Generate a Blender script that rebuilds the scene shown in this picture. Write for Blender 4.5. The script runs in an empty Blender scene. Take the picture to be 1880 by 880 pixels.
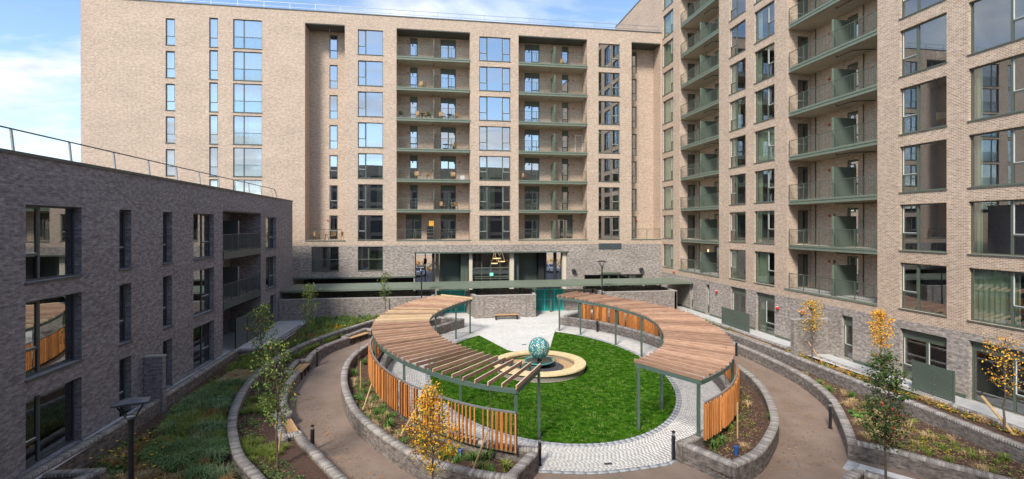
import bpy, math, random
import numpy as np
from mathutils import Vector, Matrix
S = bpy.context.scene
COL = S.collection
R = math.radians
rnd = random.Random(7)
nr = np.random.RandomState(5)

# ------------------------------------------------------------------ camera
cam = bpy.data.cameras.new('camera'); co = bpy.data.objects.new('camera', cam); COL.objects.link(co)
co.location = (0, 0, 9.2); co.rotation_euler = (R(90), 0, -0.1539)
cam.sensor_width = 36; cam.lens = 17.6; cam.shift_y = -24.9/1880; cam.clip_start = .1; cam.clip_end = 3000
S.camera = co
S.render.resolution_x = 1880; S.render.resolution_y = 880

# ------------------------------------------------------------------ light
SUN = Vector((-.55, -.80, .95)).normalized()          # direction towards the sun
elev = math.asin(SUN.z); azim = math.atan2(SUN.x, SUN.y)
w = bpy.data.worlds.new('World'); S.world = w; w.use_nodes = True
nt = w.node_tree; nt.nodes.clear()
N = nt.nodes.new; L = nt.links.new
out = N('ShaderNodeOutputWorld'); bg = N('ShaderNodeBackground'); bg.inputs[1].default_value = .15
sky = N('ShaderNodeTexSky'); sky.sky_type = 'NISHITA'; sky.sun_disc = False
sky.sun_elevation = elev; sky.sun_rotation = azim; sky.air_density = 1.0; sky.dust_density = .2; sky.ozone_density = 2.0
tc = N('ShaderNodeTexCoord'); sep = N('ShaderNodeSeparateXYZ'); L(tc.outputs['Generated'], sep.inputs[0])
ad = N('ShaderNodeMath'); ad.operation = 'ADD'; ad.inputs[1].default_value = .22; L(sep.outputs[2], ad.inputs[0])
mx = N('ShaderNodeMath'); mx.operation = 'MAXIMUM'; mx.inputs[1].default_value = .12; L(ad.outputs[0], mx.inputs[0])
dx = N('ShaderNodeMath'); dx.operation = 'DIVIDE'; L(sep.outputs[0], dx.inputs[0]); L(mx.outputs[0], dx.inputs[1])
dy = N('ShaderNodeMath'); dy.operation = 'DIVIDE'; L(sep.outputs[1], dy.inputs[0]); L(mx.outputs[0], dy.inputs[1])
cb = N('ShaderNodeCombineXYZ'); L(dx.outputs[0], cb.inputs[0]); L(dy.outputs[0], cb.inputs[1])
mp = N('ShaderNodeMapping'); mp.inputs['Scale'].default_value = (1.0, 1.7, 1); mp.inputs['Location'].default_value = (.62, 1.6, 0)
mp.inputs['Rotation'].default_value = (0, 0, R(-25)); L(cb.outputs[0], mp.inputs[0])
n1 = N('ShaderNodeTexNoise'); n1.inputs['Scale'].default_value = 1.15; n1.inputs['Detail'].default_value = 9
n1.inputs['Roughness'].default_value = .58; n1.inputs['Distortion'].default_value = .55; L(mp.outputs[0], n1.inputs['Vector'])
cr = N('ShaderNodeValToRGB'); cr.color_ramp.elements[0].position = .44; cr.color_ramp.elements[1].position = .61
L(n1.outputs[0], cr.inputs[0])
cm = N('ShaderNodeMath'); cm.operation = 'MULTIPLY'; cm.inputs[1].default_value = .95; L(cr.outputs[0], cm.inputs[0])
mixc = N('ShaderNodeMixRGB'); L(cm.outputs[0], mixc.inputs[0]); L(sky.outputs[0], mixc.inputs[1])
n2 = N('ShaderNodeTexNoise'); n2.inputs['Scale'].default_value = 3.4; n2.inputs['Detail'].default_value = 8; n2.inputs['Distortion'].default_value = .8; L(mp.outputs[0], n2.inputs['Vector'])
cr2 = N('ShaderNodeValToRGB'); cr2.color_ramp.elements[0].position = .33; cr2.color_ramp.elements[1].position = .6
cr2.color_ramp.elements[0].color = (3.3, 3.55, 4.2, 1); cr2.color_ramp.elements[1].color = (4.6, 4.8, 5.1, 1); L(n2.outputs[0], cr2.inputs[0]); L(cr2.outputs[0], mixc.inputs[2])
L(mixc.outputs[0], bg.inputs[0]); L(bg.outputs[0], out.inputs[0])

sd = bpy.data.lights.new('sun', 'SUN'); so = bpy.data.objects.new('sun', sd); COL.objects.link(so)
sd.energy = 3.0; sd.angle = R(13); sd.color = (1, .93, .84)
so.location = (-30, -30, 60); so.rotation_euler = SUN.to_track_quat('Z', 'Y').to_euler()
S.view_settings.view_transform = 'Standard'; S.view_settings.look = 'None'
S.view_settings.exposure = .75; S.view_settings.gamma = 1

# ------------------------------------------------------------------ materials
def lin(c):
    return tuple((x/255/12.92 if x/255 <= .04045 else ((x/255+.055)/1.055)**2.4) for x in c)
def mk(name):
    m = bpy.data.materials.new(name); m.use_nodes = True
    t = m.node_tree; b = t.nodes['Principled BSDF']; return m, t, b
def mat(name, col, rough=.6, var=.15, scale=3., bump=0., bscale=40., metal=0., spec=.5, stretch=None, col2=None, detail=5, lo=.3, hi=.7):
    m, t, b = mk(name); n = t.nodes.new; l = t.links.new
    b.inputs['Roughness'].default_value = rough; b.inputs['Metallic'].default_value = metal
    b.inputs['Specular IOR Level'].default_value = spec
    c = n('ShaderNodeTexCoord'); mpn = n('ShaderNodeMapping'); l(c.outputs['Object'], mpn.inputs[0])
    if stretch: mpn.inputs['Scale'].default_value = stretch
    no = n('ShaderNodeTexNoise'); no.inputs['Scale'].default_value = scale; no.inputs['Detail'].default_value = detail
    no.inputs['Roughness'].default_value = .65; l(mpn.outputs[0], no.inputs['Vector'])
    r = n('ShaderNodeValToRGB'); r.color_ramp.elements[0].position = lo; r.color_ramp.elements[1].position = hi
    if col2 is None:
        r.color_ramp.elements[0].color = tuple(x*(1-var) for x in col)+(1,); r.color_ramp.elements[1].color = tuple(min(1, x*(1+var)) for x in col)+(1,)
    else:
        r.color_ramp.elements[0].color = tuple(col)+(1,); r.color_ramp.elements[1].color = tuple(col2)+(1,)
    l(no.outputs[0], r.inputs[0]); l(r.outputs[0], b.inputs['Base Color'])
    if bump:
        nb = n('ShaderNodeTexNoise'); nb.inputs['Scale'].default_value = bscale; nb.inputs['Detail'].default_value = 4
        l(mpn.outputs[0], nb.inputs['Vector'])
        bu = n('ShaderNodeBump'); bu.inputs['Strength'].default_value = bump; bu.inputs['Distance'].default_value = .02
        l(nb.outputs[0], bu.inputs['Height']); l(bu.outputs[0], b.inputs['Normal'])
    return m
def brickmat(name, c1, c2, mortar, bw=.225, rh=.075, ms=.011, patch=.12, patchcol=None, bump=.6, dark=.3):
    m, t, b = mk(name); n = t.nodes.new; l = t.links.new
    b.inputs['Roughness'].default_value = .85; b.inputs['Specular IOR Level'].default_value = .25
    uv = n('ShaderNodeUVMap')
    br = n('ShaderNodeTexBrick'); br.inputs['Scale'].default_value = 1; br.inputs['Brick Width'].default_value = bw
    br.inputs['Row Height'].default_value = rh; br.inputs['Mortar Size'].default_value = ms; br.inputs['Mortar Smooth'].default_value = .15
    br.inputs['Color1'].default_value = tuple(c1)+(1,); br.inputs['Color2'].default_value = tuple(c2)+(1,); br.inputs['Mortar'].default_value = tuple(mortar)+(1,)
    l(uv.outputs[0], br.inputs['Vector'])
    def noise(sx, sy, det=4, ro=.6):
        mp_ = n('ShaderNodeMapping'); mp_.inputs['Scale'].default_value = (sx, sy, 1); l(uv.outputs[0], mp_.inputs[0])
        q = n('ShaderNodeTexNoise'); q.inputs['Scale'].default_value = 1; q.inputs['Detail'].default_value = det; q.inputs['Roughness'].default_value = ro
        l(mp_.outputs[0], q.inputs['Vector']); return q
    q1 = noise(1/bw*.9, 1/rh*.5, 2, .7)                 # single darker bricks
    r1 = n('ShaderNodeMapRange'); r1.inputs[1].default_value = .35; r1.inputs[2].default_value = .65; r1.inputs[3].default_value = 1-dark; r1.inputs[4].default_value = 1+dark*.6
    l(q1.outputs[0], r1.inputs[0])
    q2 = noise(.25, .5, 5)                              # broad change of tone between pallets of brick
    r2 = n('ShaderNodeMapRange'); r2.inputs[1].default_value = .35; r2.inputs[2].default_value = .65; r2.inputs[3].default_value = 1-patch; r2.inputs[4].default_value = 1+patch
    l(q2.outputs[0], r2.inputs[0])
    mu = n('ShaderNodeMath'); mu.operation = 'MULTIPLY'; l(r1.outputs[0], mu.inputs[0]); l(r2.outputs[0], mu.inputs[1])
    vm = n('ShaderNodeVectorMath'); vm.operation = 'SCALE'; l(br.outputs[0], vm.inputs[0]); l(mu.outputs[0], vm.inputs['Scale'])
    last = vm.outputs[0]
    if patchcol:                                        # salt bloom in short horizontal streaks
        q3 = noise(.55, 3.2, 6, .7); r3 = n('ShaderNodeMapRange'); r3.inputs[1].default_value = .60; r3.inputs[2].default_value = .78; r3.inputs[4].default_value = .55
        l(q3.outputs[0], r3.inputs[0]); mm = n('ShaderNodeMixRGB'); l(r3.outputs[0], mm.inputs[0]); l(last, mm.inputs[1]); mm.inputs[2].default_value = tuple(patchcol)+(1,)
        last = mm.outputs[0]
    l(last, b.inputs['Base Color'])
    bu = n('ShaderNodeBump'); bu.inputs['Strength'].default_value = bump; bu.inputs['Distance'].default_value = .012; bu.invert = True
    l(br.outputs['Fac'], bu.inputs['Height']); l(bu.outputs[0], b.inputs['Normal'])
    return m
M = {}
M['buff'] = brickmat('buff_brick', (.345, .218, .140), (.54, .378, .262), (.67, .59, .49), ms=.0135, patch=.06, patchcol=(.64, .55, .46), dark=.15)
M['grey'] = brickmat('grey_brick', (.27, .235, .205), (.46, .405, .36), (.38, .345, .31), patchcol=(.42, .38, .35), dark=.38)
M['greyshade'] = brickmat('shaded_grey_brick', (.205, .186, .205), (.37, .343, .372), (.30, .285, .30), patch=.06, dark=.26)  # same brick as the grey one, with shade painted in: darker and bluer
M['coping'] = mat('coping_brick', (.25, .225, .20), .85, .3, 5, .4, 60, col2=(.38, .35, .32))
M['gwall'] = brickmat('garden_wall_brick', (.15, .128, .115), (.29, .25, .225), (.24, .22, .20), dark=.4)
M['frame'] = mat('grey_green_powder_coat', (.098, .122, .095), .45, .06, 2, .02)
M['frame2'] = mat('pale_green_powder_coat', (.165, .20, .150), .5, .08, 2)
M['dframe'] = mat('slate_powder_coat', (.075, .095, .10), .45, .08, 2)
M['screen'] = mat('dark_green_panel', (.095, .125, .10), .4, .10, 1.5)
M['steel'] = mat('pergola_green_steel', (.085, .135, .115), .42, .12, 3)
M['white'] = mat('white_bead', (.75, .76, .74), .5, .04)
M['black'] = mat('black_metal', (.018, .019, .021), .4, .15, 4)
M['galv'] = mat('galvanised_steel', (.48, .50, .51), .35, .12, 8, metal=.7)
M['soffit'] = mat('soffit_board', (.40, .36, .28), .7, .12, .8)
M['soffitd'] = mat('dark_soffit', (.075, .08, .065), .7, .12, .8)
M['cap'] = mat('parapet_cap', (.10, .115, .11), .4, .1, 1)
M['concrete'] = mat('concrete', (.40, .39, .37), .85, .12, 1.5, .2)
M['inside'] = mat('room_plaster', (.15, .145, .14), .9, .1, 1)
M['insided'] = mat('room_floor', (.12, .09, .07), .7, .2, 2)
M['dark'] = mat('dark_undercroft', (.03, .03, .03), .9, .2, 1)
M['red'] = mat('red_alarm', (.55, .03, .02), .5, .05)
M['cream'] = mat('cream_column', (.62, .56, .44), .7, .06, 2)
M['turq'] = mat('turquoise_mesh', (.05, .52, .48), .5, .12, 3)
M['tan'] = mat('wicker', (.42, .27, .13), .8, .2, 20)
M['orange'] = mat('orange_box', (.75, .36, .03), .6, .1)
M['blue'] = mat('blue_plastic', (.02, .10, .35), .4, .1)
M['carw'] = mat('white_car_paint', (.62, .66, .70), .25, .03)
M['tyre'] = mat('rubber', (.02, .02, .02), .8, .1)
def leafm(name, c, v=.25):
    m = mat(name, c, .55, v, 7, spec=.3)
    return m
M['leafg'] = leafm('leaf_green', (.095, .155, .035)); M['leafd'] = leafm('leaf_dark', (.035, .075, .02))
M['leafl'] = leafm('leaf_light', (.17, .24, .05)); M['leafo'] = leafm('leaf_orange', (.78, .33, .02))
M['leafy'] = leafm('leaf_yellow', (.82, .50, .04)); M['leafr'] = leafm('leaf_red', (.45, .06, .02))
M['sedge'] = mat('sedge_blades', (.055, .13, .045), .6, .3, 1.2, col2=(.18, .29, .09), spec=.2)
M['sedge2'] = mat('lime_sedge', (.12, .18, .03), .6, .3, 1.5, col2=(.30, .35, .07), spec=.2)
M['straw'] = mat('straw_blades', (.46, .31, .14), .7, .3, 3, col2=(.62, .47, .27), spec=.2)
M['russet'] = mat('russet_blades', (.30, .15, .05), .7, .3, 3, col2=(.42, .26, .09), spec=.2)
M['bark'] = mat('bark', (.13, .10, .075), .85, .3, 9, .4, 30)
M['stake'] = mat('timber_stake', (.50, .34, .17), .8, .2, 6)
M['mulch'] = mat('bark_mulch', (.045, .025, .017), .95, .3, 9, 1., 22, col2=(.12, .065, .042), detail=9)
M['chip'] = mat('bark_chip', (.09, .045, .03), .9, .3, 3, col2=(.22, .13, .09))
M['lawn'] = mat('lawn_turf', (.011, .050, .002), .9, .3, 4, .6, 90, col2=(.05, .13, .008), spec=.05, detail=9, lo=.42, hi=.58)
M['lawnb'] = mat('lawn_blades', (.018, .085, .003), .9, .3, 2.6, col2=(.10, .23, .018), spec=.05, detail=9, lo=.42, hi=.58)
M['path'] = mat('resin_gravel', (.21, .150, .113), .85, .1, .7, .8, 120, col2=(.30, .225, .173), detail=14)
M['sett'] = mat('pale_sett', (.56, .55, .51), .8, .15, 5, .25, 90, col2=(.70, .68, .63))
M['joint'] = mat('sand_joint', (.46, .45, .42), .9, .15, 20)
M['granite'] = mat('grey_granite', (.30, .32, .34), .7, .2, 7, .2, 120, col2=(.46, .48, .50))
M['stone'] = mat('buff_sandstone', (.60, .47, .23), .8, .12, 2.5, .15, 60, col2=(.74, .61, .36))
M['gravel'] = mat('orange_gravel', (.36, .22, .10), .9, .3, 25, .9, 60, col2=(.60, .42, .22), detail=8)
M['pebble'] = mat('dark_pebble', (.03, .03, .035), .6, .3, 12, col2=(.09, .09, .10))
M['bronze'] = mat('dark_bowl_water', (.03, .05, .04), .12, .2, 2)
M['verd'] = mat('verdigris', (.12, .50, .48), .5, .2, 5)
M['asphalt'] = mat('asphalt', (.09, .09, .10), .9, .15, 4, .3, 90)
M['terrace'] = mat('terrace_slab', (.50, .50, .48), .85, .12, 2, .15, 60)
M['roof'] = mat('roof_membrane', (.22, .22, .22), .9, .1, 1)
def woodmat(name, a, b_, sx=(1, 14, 14)):
    m, t, b = mk(name); n = t.nodes.new; l = t.links.new
    b.inputs['Roughness'].default_value = .7; b.inputs['Specular IOR Level'].default_value = .3
    oi = n('ShaderNodeObjectInfo'); c = n('ShaderNodeTexCoord'); mpn = n('ShaderNodeMapping'); mpn.inputs['Scale'].default_value = sx
    ml = n('ShaderNodeMath'); ml.operation = 'MULTIPLY'; ml.inputs[1].default_value = 37; l(oi.outputs['Random'], ml.inputs[0])
    cbn = n('ShaderNodeCombineXYZ'); l(ml.outputs[0], cbn.inputs[0]); l(ml.outputs[0], cbn.inputs[1]); l(cbn.outputs[0], mpn.inputs['Location'])
    l(c.outputs['Object'], mpn.inputs[0])
    no = n('ShaderNodeTexNoise'); no.inputs['Scale'].default_value = 2.2; no.inputs['Detail'].default_value = 6; no.inputs['Distortion'].default_value = .6; l(mpn.outputs[0], no.inputs['Vector'])
    r = n('ShaderNodeValToRGB'); r.color_ramp.elements[0].position = .3; r.color_ramp.elements[1].position = .72
    r.color_ramp.elements[0].color = tuple(a)+(1,); r.color_ramp.elements[1].color = tuple(b_)+(1,); l(no.outputs[0], r.inputs[0])
    mr = n('ShaderNodeMapRange'); mr.inputs[3].default_value = .66; mr.inputs[4].default_value = 1.22; l(oi.outputs['Random'], mr.inputs[0])
    vm = n('ShaderNodeVectorMath'); vm.operation = 'SCALE'; l(r.outputs[0], vm.inputs[0]); l(mr.outputs[0], vm.inputs['Scale'])
    l(vm.outputs[0], b.inputs['Base Color']); return m
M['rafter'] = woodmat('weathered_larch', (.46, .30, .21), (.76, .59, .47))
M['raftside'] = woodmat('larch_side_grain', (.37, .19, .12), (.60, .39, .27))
M['panelturq'] = mat('turquoise_mesh_panel', (.025, .30, .28), .6, .15, 3)
M['raftery'] = woodmat('fresh_larch', (.52, .35, .19), (.76, .58, .38))
M['slat'] = woodmat('oiled_larch', (.46, .15, .038), (.72, .33, .11), (14, 14, 1))
M['benchw'] = woodmat('bench_timber', (.48, .27, .12), (.66, .43, .22))
def glassmat(name, refl, tint=(.86, .89, .87), top=.95):
    m, t, b = mk(name); n = t.nodes.new; l = t.links.new; t.nodes.remove(b)
    o = t.nodes['Material Output']; g = n('ShaderNodeBsdfGlossy'); g.inputs['Roughness'].default_value = .0; g.inputs['Color'].default_value = (.93, .97, 1, 1)
    tr = n('ShaderNodeBsdfTransparent'); tr.inputs[0].default_value = tint+(1,)
    lw = n('ShaderNodeLayerWeight'); lw.inputs[0].default_value = .35
    mr = n('ShaderNodeMapRange'); mr.inputs[3].default_value = refl; mr.inputs[4].default_value = top; l(lw.outputs['Fresnel'], mr.inputs[0])
    # slow waviness of the panes, so that mirrored lines bend as in float glass
    c = n('ShaderNodeTexCoord'); no = n('ShaderNodeTexNoise'); no.inputs['Scale'].default_value = .45; no.inputs['Detail'].default_value = 0; l(c.outputs['Object'], no.inputs['Vector'])
    bu = n('ShaderNodeBump'); bu.inputs['Strength'].default_value = .035; bu.inputs['Distance'].default_value = .04; l(no.outputs[0], bu.inputs['Height']); l(bu.outputs[0], g.inputs['Normal'])
    mi = n('ShaderNodeMixShader'); l(mr.outputs[0], mi.inputs[0]); l(tr.outputs[0], mi.inputs[1]); l(g.outputs[0], mi.inputs[2]); l(mi.outputs[0], o.inputs[0])
    return m
M['glass'] = glassmat('coated_glass', .50)
M['glassl'] = glassmat('clear_glass', .22)
M['glassr'] = glassmat('tower_glass', .24, top=.70); M['glassd'] = glassmat('shade_side_glass', .30)
M['rglass'] = glassmat('railing_glass', .05, (.90, .94, .92), .5)
def curtm():
    m, t, b = mk('sage_curtain'); b.inputs['Base Color'].default_value = (.30, .44, .27, 1); b.inputs['Roughness'].default_value = .9; return m
M['curtain'] = mat('sage_curtain', (.44, .53, .36), .9, .08, 2); M['voile'] = mat('white_voile', (.66, .68, .66), .9, .06, 2)
def emis(name, c, s):
    m, t, b = mk(name); b.inputs['Base Color'].default_value = c+(1,); b.inputs['Emission Color'].default_value = c+(1,); b.inputs['Emission Strength'].default_value = s; return m
M['lamp'] = emis('lit_warm', (1, .68, .34), 1.3); M['exit'] = emis('lit_green_sign', (.2, .75, .5), .6)

# ------------------------------------------------------------------ mesh helpers
class MB:
    def __init__(s): s.v = []; s.f = []; s.m = []; s.uv = []
    def face(s, pts, m=0, uv=None):
        i = len(s.v); s.v += [tuple(p) for p in pts]; s.f.append(tuple(range(i, i+len(pts)))); s.m.append(m)
        if uv is None:
            a, b, c = Vector(pts[0]), Vector(pts[1]), Vector(pts[2]); n = (b-a).cross(c-b)
            if abs(n.z) > .7*n.length: uv = [(p[0], p[1]) for p in pts]
            else:
                t = Vector((abs(n.y), abs(n.x)*(1 if n.x*n.y <= 0 else -1), 0)); t = t/(t.length or 1)
                uv = [(p[0]*t.x+p[1]*t.y, p[2]) for p in pts]
        s.uv += uv
    def box(s, x0, x1, y0, y1, z0, z1, m=0):
        p = [(x, y, z) for z in (z0, z1) for y in (y0, y1) for x in (x0, x1)]
        for q in ((0, 2, 3, 1), (4, 5, 7, 6), (0, 1, 5, 4), (2, 6, 7, 3), (0, 4, 6, 2), (1, 3, 7, 5)): s.face([p[i] for i in q], m)
        return s
    def bar(s, a, b, w, h, m=0, up=Vector((0, 0, 1))):
        a, b = Vector(a), Vector(b); d = (b-a).normalized()
        if abs(d.dot(up)) > .98: up = Vector((0, 1, 0))
        x = d.cross(up).normalized()*(w/2); y = x.cross(d).normalized()*(h/2)
        A = [a-x-y, a+x-y, a+x+y, a-x+y]; B = [p+(b-a) for p in A]
        s.face(A, m); s.face(B[::-1], m)
        for i in range(4): s.face([A[i], B[i], B[(i+1) % 4], A[(i+1) % 4]], m)
        return s
    def tube(s, pts, rad, n=6, m=0):
        pts = [Vector(p) for p in pts]; rad = rad if hasattr(rad, '__len__') else [rad]*len(pts); rings = []
        for i, p in enumerate(pts):
            d = (pts[min(i+1, len(pts)-1)]-pts[max(i-1, 0)]).normalized(); u = d.cross(Vector((.31, .2, .93) if abs(d.z) < .9 else (1, 0, 0))).normalized(); v = d.cross(u)
            rings.append([p+(u*math.cos(t)+v*math.sin(t))*rad[i] for t in [2*math.pi*k/n for k in range(n)]])
        for a, b in zip(rings, rings[1:]):
            for k in range(n): s.face([a[k], a[(k+1) % n], b[(k+1) % n], b[k]], m)
        s.face(rings[0][::-1], m); s.face(rings[-1], m); return s
    def lathe(s, prof, n=32, m=0, c=(0, 0, 0)):
        for (r0, z0), (r1, z1) in zip(prof, prof[1:]):
            for k in range(n):
                a, b = 2*math.pi*k/n, 2*math.pi*(k+1)/n
                P = [(c[0]+r0*math.cos(a), c[1]+r0*math.sin(a), c[2]+z0), (c[0]+r0*math.cos(b), c[1]+r0*math.sin(b), c[2]+z0),
                     (c[0]+r1*math.cos(b), c[1]+r1*math.sin(b), c[2]+z1), (c[0]+r1*math.cos(a), c[1]+r1*math.sin(a), c[2]+z1)]
                if r0 < 1e-6: P = P[1:]
                elif r1 < 1e-6: P = P[:3]
                s.face(P, m)
        return s
    def mesh(s, name, mats, smooth=False):
        me = bpy.data.meshes.new(name); me.from_pydata(s.v, [], s.f)
        for q in (mats if isinstance(mats, (list, tuple)) else [mats]): me.materials.append(q)
        me.polygons.foreach_set('material_index', s.m)
        me.uv_layers.new(name='UVMap').data.foreach_set('uv', [c for u in s.uv for c in u])
        if smooth: me.polygons.foreach_set('use_smooth', [True]*len(s.f))
        me.update(); return me
    def build(s, name, mats, parent=None, smooth=False):
        return link(name, s.mesh(name, mats, smooth), parent)
def link(name, data, parent=None, loc=None, rz=None, label=None):
    o = bpy.data.objects.new(name, data); COL.objects.link(o)
    if parent: o.parent = parent
    if loc is not None: o.location = loc
    if rz is not None: o.rotation_euler = (0, 0, rz)
    if label: o['label'] = label
    return o
def tag(o, label=None, cat=None, group=None, kind=None):
    for k, v in (('label', label), ('category', cat), ('group', group), ('kind', kind)):
        if v: o[k] = v
    return o
def thing(name, label, cat, loc=(0, 0, 0), rz=0, group=None):
    o = link(name, None, None, loc, rz); return tag(o, label, cat, group)
def stuffpart(o): o['kind'] = 'stuff'; return o
def npmesh(name, V, F, mats, mi=None, parent=None):
    """V (n,3), F (k,3 or 4)"""
    me = bpy.data.meshes.new(name); V = np.asarray(V, np.float32); F = np.asarray(F, np.int32); k = F.shape[1]
    me.vertices.add(len(V)); me.vertices.foreach_set('co', V.ravel())
    me.loops.add(F.size); me.loops.foreach_set('vertex_index', F.ravel())
    me.polygons.add(len(F)); me.polygons.foreach_set('loop_start', np.arange(0, F.size, k, dtype=np.int32))
    for q in (mats if isinstance(mats, (list, tuple)) else [mats]): me.materials.append(q)
    if mi is not None: me.polygons.foreach_set('material_index', np.asarray(mi, np.int32))
    me.update(calc_edges=True); me.validate()
    return link(name, me, parent)
SL = .95/29
def zg(y): return min(.95, (y-17)*SL)                   # the courtyard falls gently towards the camera
def spline(pts, n=8):
    P = [Vector((p[0], p[1])) for p in pts]; out = []
    for i in range(len(P)-1):
        a, b, c, d = P[max(i-1, 0)], P[i], P[i+1], P[min(i+2, len(P)-1)]
        for k in range(n):
            t = k/n; out.append(.5*((2*b)+(c-a)*t+(2*a-5*b+4*c-d)*t*t+(3*b-a-3*c+d)*t**3))
    out.append(P[-1]); return out
def resample(pts, step):
    P = [Vector((p[0], p[1])) for p in pts]; d = [0]
    for a, b in zip(P, P[1:]): d.append(d[-1]+(b-a).length)
    n = max(1, round(d[-1]/step)); out = []; j = 0
    for i in range(n+1):
        t = d[-1]*i/n
        while j < len(d)-2 and d[j+1] < t: j += 1
        k = (t-d[j])/max(1e-9, d[j+1]-d[j]); out.append(P[j].lerp(P[j+1], k))
    return out
def normals(P):
    o = []
    for i in range(len(P)):
        d = (P[min(i+1, len(P)-1)]-P[max(i-1, 0)]).normalized(); o.append(Vector((-d.y, d.x)))
    return o
def inpoly(x, y, poly):
    c = False; j = len(poly)-1
    for i in range(len(poly)):
        a, b = poly[i], poly[j]
        if (a[1] > y) != (b[1] > y) and x < (b[0]-a[0])*(y-a[1])/(b[1]-a[1])+a[0]: c = not c
        j = i
    return c
def sheet(name, poly, dz, m, zf=zg, parent=None, kind='structure', label=None):
    import mathutils.geometry as mg
    tris = mg.tessellate_polygon([[Vector((p[0], p[1], 0)) for p in poly]])
    mb = MB()
    for t in tris:
        q = [poly[i] for i in t]
        if (q[1][0]-q[0][0])*(q[2][1]-q[0][1])-(q[1][1]-q[0][1])*(q[2][0]-q[0][0]) < 0: q = q[::-1]
        mb.face([(p[0], p[1], zf(p[1])+dz) for p in q])
    o = mb.build(name, m, parent); tag(o, label, None, None, kind if not parent else None); return o

# ------------------------------------------------------------------ ground, roads behind
mb = MB(); mb.face([(-1500, -1500, -.9), (1500, -1500, -.9), (1500, 1500, -.9), (-1500, 1500, -.9)])
tag(mb.build('ground', M['asphalt']), kind='structure')
mb = MB(); mb.face([(-60, 46, .93), (60, 46, .93), (60, 140, .93), (-60, 140, .93)])
tag(mb.build('street', M['asphalt']), kind='structure')

# ------------------------------------------------------------------ window factory (local x along the wall left to right as seen, y inwards, z up)
def curtain_mesh(W, H, side, m):
    mb = MB(); spans = {1: [(0, .24*W)], 2: [(.74*W, W)], 3: [(0, W)], 4: [(0, .2*W), (.8*W, W)], 5: [(0, .5*W)], 6: [(.5*W, W)], 7: [(.0, .1*W)]}[side]
    for a, b in spans:
        n = max(6, int((b-a)/.07)); P = [(a+(b-a)*i/n, .22+.035*math.sin(i*1.9+side)+.015*math.sin(i*.7)) for i in range(n+1)]
        for p, q in zip(P, P[1:]): mb.face([(p[0], p[1], .05), (q[0], q[1], .05), (q[0], q[1], H-.05), (p[0], p[1], H-.05)])
    return mb.mesh('curtain', m, True)
protos = {}
def wproto(W, H, lights, curt, fm, gm, panel, voile):
    key = (W, H, tuple(lights), curt, fm, gm, panel, voile)
    if key in protos: return protos[key]
    t = .06; fr = MB(); sash = MB(); panes = []
    top = H-panel
    fr.box(0, W, 0, .08, 0, t); fr.box(0, W, 0, .08, top-t, H); fr.box(0, t, 0, .08, t, top-t); fr.box(W-t, W, 0, .08, t, top-t)
    x = 0; tot = sum(a for a, b in lights)
    for i, (fr_, tr) in enumerate(lights):
        x1 = x+W*fr_/tot
        if i < len(lights)-1: fr.box(x1-.05, x1+.05, -.005, .075, t, top-t)
        a = x+(t if i == 0 else .05); b = x1-(t if i == len(lights)-1 else .05); z0, z1 = t, top-t
        if tr:
            zt = z0+(z1-z0)*tr; fr.box(a, b, 0, .075, zt-.04, zt+.04)
            sash.box(a, a+.025, .012, .06, zt+.04, z1); sash.box(a, b, .012, .06, zt+.04, zt+.06)
            fr.box(b-.045, b, .002, .07, zt+.04, z1); fr.box(a+.025, b-.045, .002, .07, z1-.045, z1)
            panes += [(a+.01, b-.01, z0, zt-.035), (a+.02, b-.03, zt+.05, z1-.03)]
        else: panes.append((a-.005, b+.005, z0-.005, z1+.005))
        x = x1
    pm = []
    for a, b, z0, z1 in panes:
        m = MB(); m.face([(a, .035, z0), (b, .035, z0), (b, .035, z1), (a, .035, z1)]); pm.append(m.mesh('pane', M[gm]))
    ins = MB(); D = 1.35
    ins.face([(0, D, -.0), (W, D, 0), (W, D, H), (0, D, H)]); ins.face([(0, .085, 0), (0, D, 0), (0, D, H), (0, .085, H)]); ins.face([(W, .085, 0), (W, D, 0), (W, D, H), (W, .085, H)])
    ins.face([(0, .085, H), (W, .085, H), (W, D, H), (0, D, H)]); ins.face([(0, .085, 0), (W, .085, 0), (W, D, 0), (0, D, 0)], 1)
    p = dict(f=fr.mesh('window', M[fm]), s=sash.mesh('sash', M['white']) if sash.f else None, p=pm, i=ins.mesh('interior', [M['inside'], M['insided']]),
             c=curtain_mesh(W, H, curt, M['voile' if voile else 'curtain']) if curt else None)
    protos[key] = p; return p
def window(parent, loc, rz, W, H, lights, curt=0, fm='frame', gm='glass', panel=0, name='window', voile=False, label=None):
    p = wproto(round(W, 3), round(H, 3), lights, curt, fm, gm, panel, voile)
    o = link(name, p['f'], parent, loc, rz, label)
    for q in p['p']: link('pane', q, o)
    if p['s']: link('sash', p['s'], o)
    if p['c']: link('curtain', p['c'], o)
    link('interior', p['i'], o)
    return o
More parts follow.
